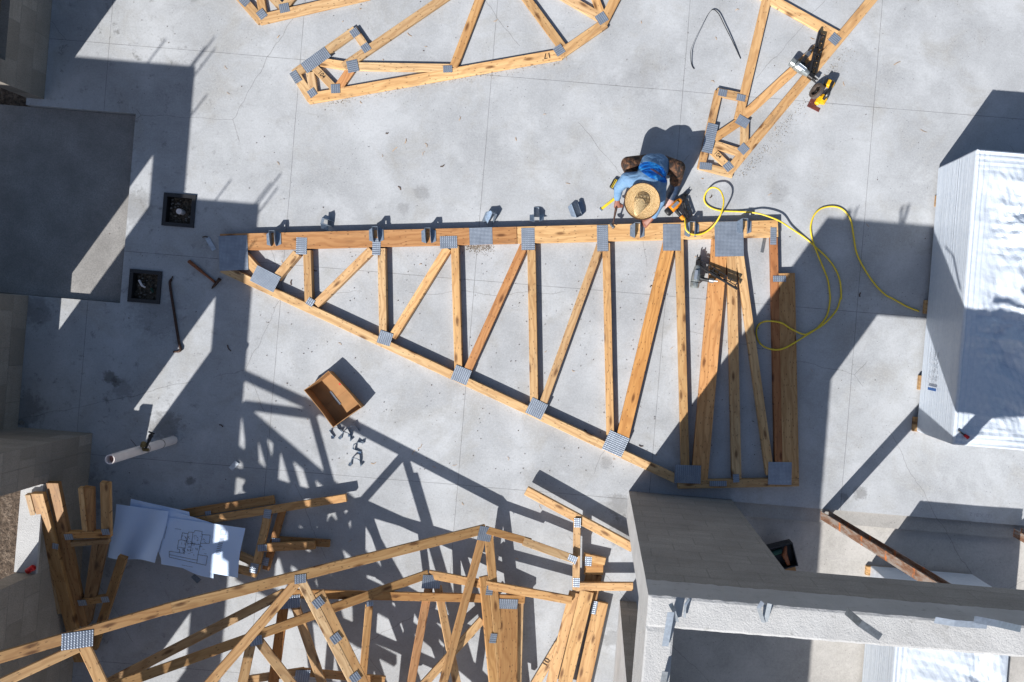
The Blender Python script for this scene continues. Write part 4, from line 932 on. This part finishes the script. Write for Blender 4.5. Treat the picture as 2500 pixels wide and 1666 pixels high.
# straw hat: wide woven brim, tall pinched crown leaning forward, bound edge; dark ring paints shade on the crown
hb = P(1568, 492, .615)
tilt = Matrix.Rotation(R(13), 4, Vector((1, -.35, 0)).normalized())
MH = Matrix.Translation(hb) @ tilt
hat = empty('straw_hat', hb, 'wide brimmed woven straw hat worn by the crouching worker', 'hat')
bm = bmesh.new(); nb, nr_ = 56, 12; rows = []
for i in range(nr_ + 1):
    rr = .066 + (.1795 - .066) * i / nr_; row = []
    for j in range(nb):
        a = 2 * math.pi * j / nb
        z = .006 * math.sin(3 * a + 1) * (i / nr_) ** 2 + .012 * (i / nr_) ** 3 - .006 * math.sin(math.pi * i / nr_)
        row.append(bm.verts.new((rr * math.cos(a) * 1.0, rr * math.sin(a) * 1.015, z)))
    rows.append(row)
for i in range(nr_):
    for j in range(nb): bm.faces.new((rows[i][j], rows[i][(j + 1) % nb], rows[i + 1][(j + 1) % nb], rows[i + 1][j]))
bmesh.ops.solidify(bm, geom=list(bm.faces), thickness=.004)
link('brim', bm, M_STRAW, MH, hat, True)
bm = bmesh.new()
tube(bm, [Vector((.181 * math.cos(2 * math.pi * j / nb), .1838 * math.sin(2 * math.pi * j / nb), .006 * math.sin(6 * math.pi * j / nb + 1) + .012)) for j in range(nb + 1)], .0038, 6, False)
link('brim_edge', bm, M_RUST, MH, hat, True)
def crown(z0, z1, m, nm, grow=0.0):
    bm = bmesh.new(); n1 = 12; rows = []
    for i in range(n1 + 1):
        t = z0 + (z1 - z0) * i / n1
        rx = (.068 * (1 - t) ** .5 * (1 - .1 * t) + .010) if t < .999 else .012
        cx = -.06 * t; cy = -.135 * t ** 1.1 + .016
        row = []
        for j in range(40):
            a = 2 * math.pi * j / 40
            pin = 1 - .30 * t * abs(math.sin(a)) ** 2 * (1 if math.cos(a) else 1)
            row.append(bm.verts.new((cx + (rx + grow) * math.cos(a) * (1 - .18 * t), cy + (rx + grow) * math.sin(a) * 1.04, .145 * t + .004 - .02 * max(0, t - .85))))
        rows.append(row)
    for i in range(n1):
        for j in range(40): bm.faces.new((rows[i][j], rows[i][(j + 1) % 40], rows[i + 1][(j + 1) % 40], rows[i + 1][j]))
    if z1 > .99: bm.faces.new(rows[-1])
    link(nm, bm, m, MH, hat, True)
crown(0, 1, M_STRAW, 'crown'); crown(.06, .40, M_STRAWSHADE, 'crown_shade', .0025)
hm = hammer('framing_hammer', 'hammer in the worker hand with its head on the girder chord', P(1508, 490, .2), P(1496, 551, .12), (P(1499, 556, .14), P(1489, 546, .12)), M_RUST, M_GALVD, .012)

# ------------------------------------------------------------------ cardboard box
def cbox():
    z = .15; q = [P(741, 953, z), P(801, 906, z), P(883, 996, z), P(813, 1045, z)]
    cen = sum(q, Vector()) / 4; r = empty('cardboard_box', (cen.x, cen.y, 0), 'open brown cardboard box on the slab with a few red marks', 'box')
    b_ = [Vector((cen.x + (p.x - cen.x) * .95, cen.y + (p.y - cen.y) * .95, .004)) for p in q]
    bm = bmesh.new(); prism(bm, b_, .003, .007); link('bottom', bm, M_CARD, None, r)
    for i in range(4):
        j = (i + 1) % 4; bm = bmesh.new(); a0, a1, c0, c1 = b_[i], b_[j], q[i], q[j]; nn = 10
        inn = (cen - (a0 + a1) / 2); inn.z = 0; inn.normalize()
        g = [[None, None, None, None] for _ in range(nn + 1)]
        for k2 in range(nn + 1):
            t = k2 / nn; bow = math.sin(math.pi * t) * .012 * (-1 if i in (1,) else .5)
            lo = a0.lerp(a1, t); hi = c0.lerp(c1, t) + inn * bow; hi.z -= .006 * random.random()
            g[k2] = [bm.verts.new(lo), bm.verts.new(hi), bm.verts.new(hi + inn * .006), bm.verts.new(lo + inn * .006)]
        for k2 in range(nn):
            for e in range(4): bm.faces.new((g[k2][e], g[k2 + 1][e], g[k2 + 1][(e + 1) % 4], g[k2][(e + 1) % 4]))
        bm.faces.new(g[0]); bm.faces.new(g[-1][::-1]); link('side', bm, M_CARD, None, r)
    bm = bmesh.new(); f = P(830, 938, .012); prism(bm, [f + Vector((.015 * math.cos(a), .011 * math.sin(a), 0)) for a in (i * .7 for i in range(9))], .0075, .0085); link('red_mark', bm, M_REDINK, None, r)
    bm = bmesh.new()
    a0 = b_[0].lerp(b_[1], .0); M = frame2d(b_[0].lerp(b_[3], .5) + Vector((0, 0, .0045)), b_[1].lerp(b_[2], .5) + Vector((0, 0, .0045))); box(bm, .02, .31, -.0012, .0012, 0, .0006); link('seam', bm, M_HANDLE, M, r)
cbox()
# ------------------------------------------------------------------ house plans
def sheet(name, quad, z, m, parent, nu=26, nv=16, curl=0.02, seed=0, zf=None):
    bm = bmesh.new(); g = []
    for i in range(nu + 1):
        row = []
        for j in range(nv + 1):
            s, t = i / nu, j / nv
            px = (quad[0][0] * (1 - s) + quad[1][0] * s) * (1 - t) + (quad[3][0] * (1 - s) + quad[2][0] * s) * t
            py = (quad[0][1] * (1 - s) + quad[1][1] * s) * (1 - t) + (quad[3][1] * (1 - s) + quad[2][1] * s) * t
            py += 3.0 * math.sin(s * 7 + seed) * (t if seed != 2 else 0); px += 2 * math.sin(t * 5 + seed)
            zz = z + 1.6 * curl * (0.5 + 0.5 * math.sin(s * 9 + t * 2 + seed * 1.7)) * (0.4 + 0.6 * t)
            row.append(bm.verts.new(P(px, py, zz)))
        g.append(row)
    for i in range(nu):
        for j in range(nv): bm.faces.new((g[i][j], g[i + 1][j], g[i + 1][j + 1], g[i][j + 1]))
    return link(name, bm, m, None, parent, True)
pl = empty('house_plans', P(430, 1320, .15), 'pile of large paper house plans spread over the small truss ends', 'plans')
sheet('sheet', [(318, 1218), (460, 1250), (470, 1330), (300, 1330)], .150, M_PAPER, pl, curl=.006, seed=1)
sheet('sheet', [(340, 1222), (520, 1278), (519, 1414), (394, 1372)], .158, M_PAPER, pl, curl=.006, seed=3)
sheet('sheet', [(400, 1262), (597, 1290), (579, 1411), (392, 1378)], .167, M_PAPER, pl, curl=.004, seed=2)
sheet('sheet', [(284, 1231), (412, 1249), (380, 1373), (265, 1361)], .178, M_PAPER, pl, curl=.03, seed=0)
bm = bmesh.new()
def ln(a, b_, wd=.0032):
    A = P(260 + a[0] * .153, 1200 + a[1] * .153, .1745); B = P(260 + b_[0] * .153, 1200 + b_[1] * .153, .1745)
    ribbon(bm, [A, B], wd, (Vector((0, 0, 1)).cross(B - A)), .0006)
def poly(ps, wd=.0032):
    for i in range(len(ps) - 1): ln(ps[i], ps[i + 1], wd)
poly([(1210, 660), (1300, 680), (1310, 650), (1400, 655), (1410, 625), (1525, 640), (1520, 690), (1655, 700), (1640, 830), (1500, 830), (1460, 1010), (1610, 1035), (1585, 1180), (1000, 1050), (1000, 955), (1160, 980), (1170, 930), (1130, 920), (1150, 780), (1190, 775), (1210, 660)])
poly([(1300, 680), (1235, 990), (1160, 980)], .003); poly([(1530, 690), (1460, 1010), (1440, 1150)], .003); poly([(1195, 775), (1280, 790)], .003); poly([(1150, 890), (1260, 910)], .003); poly([(1000, 1010), (1450, 1100)], .003); poly([(1290, 830), (1480, 850)], .003); poly([(1380, 660), (1340, 960)], .003)
for k2 in range(9): poly([(1800 - 8 * k2, 760 + 30 * k2), (1870 - 8 * k2, 772 + 30 * k2)], .004)
poly([(1820, 610), (1910, 620), (1895, 700), (1815, 690), (1820, 610)], .002)
poly([(900, 700), (840, 990)], .002); poly([(960, 560), (920, 760)], .002); poly([(1200, 1175), (1380, 1210)], .002); poly([(1090, 595), (1190, 610)], .002)
for k2 in range(90):
    x = random.uniform(1200, 1560); y = random.uniform(690, 1000); poly([(x, y), (x + random.choice((40, 0)), y + random.choice((0, 35)))], .0018)
link('floor_plan', bm, M_INK, None, pl)

# ------------------------------------------------------------------ pipe with valve
pp = empty('plastic_pipe', W(423, 1075, 0), 'white upright plastic pipe stub with a small valve strapped to it', 'pipe')
a, b_ = W(423, 1075, 0), P(268, 1122, 1.07); d = (b_ - a).normalized()
bm = bmesh.new(); tube(bm, [a, b_], .047, 20, False); tube(bm, [b_, b_ - d * .12], .038, 20, False)
n_ = 20
link('pipe', bm, M_PVC, None, pp, True)
bm = bmesh.new(); M = frame2d(b_, b_ + X, d.normalized()); prism(bm, [(.0375 * math.cos(i * .3142), .0375 * math.sin(i * .3142)) for i in range(20)], -.06, -.055); link('plug', bm, M_PVCIN, M, pp)
bm = bmesh.new(); Mr = frame2d(b_, b_ + X, d.normalized())
rg = [[bm.verts.new((q * math.cos(i * .3142), q * math.sin(i * .3142), 0)) for i in range(20)] for q in (.038, .047)]
for i in range(20): bm.faces.new((rg[0][i], rg[0][(i + 1) % 20], rg[1][(i + 1) % 20], rg[1][i]))
link('pipe_rim', bm, M_PVC, Mr, pp)
for t in (.22, .47):
    bm = bmesh.new(); tube(bm, [a.lerp(b_, t), a.lerp(b_, t) + d * .006], .0492, 20); link('tie_wire', bm, M_RUST, None, pp)
vz = .62; v0 = P(356, 1094, vz); v1 = P(364, 1076, vz + .02); v2 = P(368, 1066, vz + .03); v3 = P(370, 1057, vz + .04)
bm = bmesh.new(); tube(bm, [v0, v1], .012, 10); tube(bm, [v1, v2], .016, 10); tube(bm, [v2, v2.lerp(v3, .5)], [.024, .02], 10); tube(bm, [v2, v3], .006, 8); ax = (v3 - v2).normalized(); sd = ax.cross(Vector((0, 0, 1))).normalized()
tube(bm, [v3 - sd * .03, v3 + sd * .03], .009, 8); link('valve', bm, M_BLKMET, None, pp)
bm = bmesh.new(); tube(bm, [P(343, 1097, vz), P(362, 1099, vz)], .018, 10); tube(bm, [P(347, 1090, vz + .02), P(352, 1083, vz + .03)], [.022, .03], 10); link('pressure_gauge', bm, M_BRASS, None, pp)
bm = bmesh.new(); tube(bm, [P(338, 1096, vz), P(319, 1073, vz)], .0025, 6); link('wire', bm, M_RUST, None, pp)

# ------------------------------------------------------------------ floor boxes
for (d4, lab, stub) in ((DR[0], 'square black framed floor box with a white pipe stub in dirt', True), (DR[1], 'square black framed floor box full of dark debris, no pipe stub', False)):
    u0, u1, v0_, v1_ = d4; cen = G((u0 + u1) / 2, (v0_ + v1_) / 2, 0); r = empty('floor_box', cen, lab, 'floor box', 'floor boxes in the slab')
    bm = bmesh.new(); e = 6
    for rc in ((u0 - e, u1 + e, v0_ - e, v0_ + 3), (u0 - e, u1 + e, v1_ - 3, v1_ + e), (u0 - e, u0 + 3, v0_ + 3.1, v1_ - 3.1), (u1 - 3, u1 + e, v0_ + 3.1, v1_ - 3.1)):
        prism(bm, [G(rc[0], rc[2]), G(rc[0], rc[3]), G(rc[1], rc[3]), G(rc[1], rc[2])], .002, .016)
    for rc in ((u0 + .5, u1 - .5, v0_ + .5, v0_ + 3), (u0 + .5, u1 - .5, v1_ - 3, v1_ - .5), (u0 + .5, u0 + 3, v0_ + 3.1, v1_ - 3.1), (u1 - 3, u1 - .5, v0_ + 3.1, v1_ - 3.1)):
        prism(bm, [G(rc[0], rc[2]), G(rc[0], rc[3]), G(rc[1], rc[3]), G(rc[1], rc[2])], -.2, .0019)
    link('frame', bm, M_BLACK, None, r)
    bm = bmesh.new(); nn = 24; g = []
    for i in range(nn + 1):
        row = []
        for j in range(nn + 1):
            p = G(u0 + 3 + (u1 - u0 - 6) * i / nn, v0_ + 3 + (v1_ - v0_ - 6) * j / nn, -.06); p.z += .03 * noise.noise(p * 14) + .02 * noise.noise(p * 40); row.append(bm.verts.new(p))
        g.append(row)
    for i in range(nn):
        for j in range(nn): bm.faces.new((g[i][j], g[i + 1][j], g[i + 1][j + 1], g[i][j + 1]))
    link('soil', bm, M_SOIL, None, r, True)
    bm = bmesh.new()
    for i in range(26):
        q = G(random.uniform(u0 + 6, u1 - 6), random.uniform(v0_ + 6, v1_ - 6), -.04); s = random.uniform(.005, .016)
        bmesh.ops.create_icosphere(bm, subdivisions=1, radius=s, matrix=Matrix.Translation(q) @ Matrix.Diagonal((1, random.uniform(.5, 1), .6, 1)))
    link('pebbles', bm, M_PEB, None, r)
    if stub:
        bm = bmesh.new(); tube(bm, [W(439, 517, -.06), W(439, 517, .02)], .03, 18); link('pipe_stub', bm, M_PVC, None, r)
    else:
        bm = bmesh.new(); tube(bm, [W(338, 684, -.01), W(345, 698, -.015), W(351, 702, -.03)], [.012, .012, .009], 8); link('pipe_piece', bm, M_PVC, None, r)
        bm = bmesh.new(); tube(bm, [W(366, 704, -.02), W(372, 714, -.02)], .014, 8); link('green_cap', bm, M_GREENBOX, None, r)

# ------------------------------------------------------------------ wrapped stacks
def stack(label, u0, u1, v0_, v1_, z0, z1, wr, seed, group='wrapped white stacks'):
    cen = G((u0 + u1) / 2, (v0_ + v1_) / 2, z0); r = empty('wrapped_stack', cen, label, 'wrapped stack', group)
    bm = bmesh.new(); nu, nv, nz = 150, 190, 14; vmap = {}
    def vert(i, j, k2):
        key = (i, j, k2)
        if key in vmap: return vmap[key]
        s, t, h = i / nu, j / nv, k2 / nz
        p = G(u0 + (u1 - u0) * s, v0_ + (v1_ - v0_) * t, z0 + (z1 - z0) * h)
        q = Vector((p.x, p.y, seed))
        edge = min(s * (u1 - u0), t * (v1_ - v0_), (1 - t) * (v1_ - v0_), (1 - s) * (u1 - u0)) * S
        if k2 == nz:
            e = min(1, edge / .28)
            w1 = noise.noise(Vector((p.x * 2.2, p.y * 1.6, seed))); w2 = abs(noise.noise(Vector((p.x * 5 + w1 * 2.5, p.y * 3.2 + w1, seed + 4)))); w3 = abs(noise.noise(Vector((p.x * 5.5 + w1 * 3 + p.y * 2, p.y * 2.2 - p.x, seed + 9))))
            dirs = ((1.0, .15, 1.3, .3), (.3, 1.0, 1.9, 1.1), (.8, .7, 2.6, .7), (-.6, .9, 3.1, 2.2), (.95, -.4, 4.3, .1), (.1, 1, 5.2, .9), (-.85, .5, 6.1, 1.7), (.7, -.75, 8.3, .4), (.25, .97, 10.1, 2.6), (1, .35, 12.7, 1.9))
            qx = p.x + .12 * noise.noise(Vector((p.x * 1.5, p.y * 1.5, seed))); qy = p.y + .12 * noise.noise(Vector((p.x * 1.5, p.y * 1.5, seed + 5)))
            cr_ = sum(abs(((a * qx + b_ * qy) * f + ph) % 1 - .5) / f for a, b_, f, ph in dirs)
            pm = min(1, max(0.12, .45 + 1.3 * noise.noise(Vector((p.x * 1.1, p.y * 1.1, seed + 11)))))
            p.z += wr * (e * .27 * pm * (cr_ - .6) + (.007 * math.sin(min(t, 1 - t) * (v1_ - v0_) * S * 2 * math.pi / .055) * max(0, 1 - min(t, 1 - t) * (v1_ - v0_) * S / .24) * (.3 + noise.noise(Vector((p.x * 1.3, seed, 2))))) + (.004 * math.sin(s * (u1 - u0) * S * 2 * math.pi / .05) * max(0, 1 - s * (u1 - u0) * S / .2)) + .001 * noise.noise(q * 30)) - (.012 if edge < .002 else 0)
            p.z += 0 * (e * (.018 * w1 + .030 * max(0, 1 - 7 * w2) ** 2 * (.5 + w1) + .022 * max(0, 1 - 9 * w3) ** 2) + 0)
        else:
            bl = .003 * noise.noise(Vector((p.x * 4, p.y * 4, p.z * 3 + seed))); out = (p - cen); out.z = 0
            if edge < 1e-5: p += out.normalized() * bl + out.normalized() * (-.012 * (1 - h))
        vmap[key] = bm.verts.new(p); return vmap[key]
    for i in range(nu):
        for j in range(nv): bm.faces.new((vert(i, j, nz), vert(i + 1, j, nz), vert(i + 1, j + 1, nz), vert(i, j + 1, nz)))
    for k2 in range(nz):
        for i in range(nu):
            for j in (0, nv): bm.faces.new((vert(i, j, k2), vert(i + 1, j, k2), vert(i + 1, j, k2 + 1), vert(i, j, k2 + 1)))
        for j in range(nv):
            for i in (0, nu): bm.faces.new((vert(i, j, k2), vert(i, j + 1, k2), vert(i, j + 1, k2 + 1), vert(i, j, k2 + 1)))
    o = link('plastic_wrap', bm, M_WRAP, None, r, True)
    for p_ in o.data.polygons: p_.use_smooth = abs(p_.normal.z) < .5
    return r
s1 = stack('tall white plastic wrapped stack at the right border, half in shade', 2303, 2860, 219, 862, .05, .88, 1.0, 3.3)
M = frame2d(G(2302, 745, .36) + Vector((-.014, 0, 0)), G(2302, 640, .36) + Vector((-.014, 0, 0)), (G(2200, 700) - G(2302, 700)).normalized())
bm = bmesh.new()
for k2 in range(7):
    for s in range(5):
        if random.random() < .75: x = .01 + s * .07 + random.random() * .02; box(bm, x, x + random.uniform(.02, .055), -.1 + k2 * .03, -.1 + k2 * .03 + .006, 0, .001)
link('printed_label', bm, M_GREYINK, M, s1)
bm = bmesh.new(); box(bm, -.045, -.015, -.11, .075, 0, .0015); link('blue_bar', bm, M_BLUEINK, M, s1)
stack('lower white wrapped stack on the porch floor behind the tie beam', 2229, 2480, 1198, 1760, -.05, .74, 1.0, 8.1)
for i, (px, y0, y1, lab) in enumerate(((2273, 478, 505, 'wooden dunnage block under the sunlit part of the stack'), (2245, 733, 766, 'wooden dunnage block at the end of the air hose'), (2231, 916, 951, 'wooden dunnage block in sun below the hose end'), (2218, 1017, 1052, 'wooden dunnage block next to the stack corner in a beam shadow'))):
    a = W(px + 8, (y0 + y1) / 2, .05); board(lab, a, a + Vector((.5, -.04, 0)), (y1 - y0) * S, .05, (.75, .72, .66), group='dunnage blocks under the stack', name='dunnage_block')
board('yellow dunnage block under the porch stack', W(2119, 1398, -.05), W(2190, 1404, -.05), .1, .045, OR, name='dunnage_block')
# small red handled knife left on the stack
r = empty('utility_knife', P(2348, 1058, .9), 'small red and black utility knife on the stack corner', 'knife')
bm = bmesh.new(); tube(bm, [P(2339, 1051, .895), P(2354, 1062, .91)], .008, 8); link('blade_body', bm, M_BLACK, None, r)
bm = bmesh.new(); tube(bm, [P(2354, 1062, .91), P(2364, 1069, .91)], [.014, .018], 8); link('grip', bm, M_CANRED, None, r)

# ------------------------------------------------------------------ shoring posts, crate, can
def post(label, a, b_):
    bm = bmesh.new(); ln_ = (b_ - a).length; M = frame2d(a, b_, Vector((0, 1, 0)))
    box(bm, 0, ln_, -.05, .05, -.004, .004); box(bm, 0, ln_, -.05, -.043, -.045, -.0042); box(bm, 0, ln_, .043, .05, -.045, -.0042); box(bm, 0, ln_, -.05, -.043, .0042, .045); box(bm, 0, ln_, .043, .05, .0042, .045)
    tag(link('shoring_post', bm, M_RBEAM, M), label, 'steel post', 'rusty shoring posts')
post('rusty steel post with orange paint marks propping the lintel', W(2014, 1258, 0), P(2345, 1462, 2.25))
post('rusty steel post at the right border, only its foot in view', W(2484, 1300, 0), P(3030, 1620, 2.25))
cr = empty('tool_crate', W(1868, 1330, -.09), 'black open crate of tools on a cardboard box behind the block wall jamb', 'crate')
M = Matrix.Translation(P(1896, 1353, .2)) @ Matrix.Rotation(R(14), 4, 'Z')
bm = bmesh.new()
for q in ((-.17, .17, -.125, -.115), (-.17, .17, .115, .125), (-.17, -.16, -.115, .115), (.16, .17, -.115, .115)): box(bm, q[0], q[1], q[2], q[3], 0, .14)
box(bm, -.16, .16, -.115, .115, 0, .01); link('crate_shell', bm, M_BLACK, M, cr)
bm = bmesh.new(); tube(bm, [(-.12, .05, .1), (.04, .06, .1)], .03, 10); link('green_bottle', bm, M_GREENBOX, M, cr)
bm = bmesh.new(); tube(bm, [(.1, .1, .11), (.06, .02, .12), (.08, -.1, .1)], [.012, .03, .02], 8); link('leather_glove', bm, M_HANDLE, M, cr)
M = Matrix.Translation(P(1900, 1362, -.09) * 1.0) @ Matrix.Rotation(R(14), 4, 'Z'); bm = bmesh.new()
Mc = Matrix.Translation(Vector((P(1906, 1380, .19).x, P(1906, 1380, .19).y, -.092))) @ Matrix.Rotation(R(12), 4, 'Z'); box(bm, -.15, .15, -.2, .13, 0, .285, .004)
tag(link('carton', bm, M_CARD, Mc), 'brown cardboard carton under the black tool crate', 'box')
can = empty('drink_can', P(75, 1390, .69), 'crushed red drink can on the window sill of the left block wall', 'drink can')
a = P(83, 1385, .715); b2_ = P(66, 1396, .715); bm = bmesh.new(); tube(bm, [a, a.lerp(b2_, .1), a.lerp(b2_, .5), a.lerp(b2_, .9)], [.024, .031, .028, .031], 14); link('can_body', bm, M_CANRED, None, can, True)
bm = bmesh.new(); tube(bm, [a.lerp(b2_, .9), b2_], [.031, .025], 14); link('can_top', bm, M_ALU, None, can)

# ------------------------------------------------------------------ debris on the slab
def scatter(name, m, items):
    bm = bmesh.new()
    for (px, py, ln_, wd, an, cv) in items:
        a = W(px, py, .003); dx = Vector((math.cos(an), math.sin(an), 0)); nx = Vector((-dx.y, dx.x, 0))
        ribbon(bm, [a - dx * ln_ / 2, a + nx * cv + Vector((0, 0, .004)), a + dx * ln_ / 2], wd, nx, .0012)
    return tag(link(name, bm, m), kind='stuff')
it = []
spots = [(552, 165, .06), (558, 228, .05), (680, 90, .05), (990, 345, .07), (1040, 355, .06), (1035, 375, .06), (1000, 85, .08), (964, 365, .09), (882, 250, .04), (1210, 50, .06), (1040, 115, .04), (2060, 205, .06), (2190, 155, .1), (1740, 200, .05), (1800, 25, .05),
         (1025, 1090, .09), (1010, 1105, .07), (1110, 1135, .06), (1060, 1140, .05), (875, 1105, .07), (912, 1130, .07), (855, 1320, .06), (1600, 665, .06), (2040, 660, .06), (2255, 320, .1), (1880, 475, .06), (1260, 340, .05), (1330, 280, .04), (1130, 1230, .04), (1262, 1365, .05), (1500, 1120, .03), (830, 840, .05), (1320, 1236, .08), (1400, 905, .04), (1640, 850, .05), (690, 640, .05), (1240, 1120, .05)]
for (x, y, l_) in spots: it.append((x, y, l_ * .8, random.uniform(.003, .006), random.uniform(0, 6.28), random.uniform(-.015, .015)))
for _ in range(26): it.append((random.uniform(620, 2150), random.uniform(20, 1150), random.uniform(.015, .05), random.uniform(.003, .006), random.uniform(0, 6.28), random.uniform(-.01, .01)))
scatter('wood_shavings', M_SHAVE, it)
it = []
for _ in range(420):
    x, y = random.choice(((random.uniform(600, 1900), random.uniform(590, 1150)), (random.uniform(600, 1900), random.uniform(590, 1150)), (random.uniform(250, 2300), random.uniform(0, 1200))))
    it.append((x, y, random.uniform(.004, .016), random.uniform(.003, .008), random.uniform(0, 6.28), 0))
for (x, y, l_) in ((1080, 405, .05), (945, 325, .03), (975, 460, .05), (1590, 700, .03), (1565, 1088, .05), (712, 690, .06), (770, 660, .04), (502, 580, .07), (540, 1040, .05), (1725, 870, .04), (2100, 720, .05), (560, 850, .08), (1430, 1050, .03), (1735, 480, .04)): it.append((x, y, l_, .012, random.uniform(0, 6.28), .01))
scatter('dark_grit', M_DARKCHIP, it)
it = []
for _ in range(900):                            # sawdust trails left beside the upper trusses
    t = random.random(); k2 = random.choice((0, 1, 2))
    if k2 == 0: x, y = 800 + 570 * t, 246 - 100 * t; y += abs(random.gauss(0, 7))
    elif k2 == 1: x, y = 1800 + 260 * t, 425 - 310 * t; x += abs(random.gauss(0, 16)); y += abs(random.gauss(0, 8))
    else: x, y = 1140 + 60 * t + random.gauss(0, 6), 600 + abs(random.gauss(0, 9))
    it.append((x, y, random.uniform(.003, .008), random.uniform(.003, .006), random.uniform(0, 6.28), 0))
scatter('sawdust', M_SAWD, it)
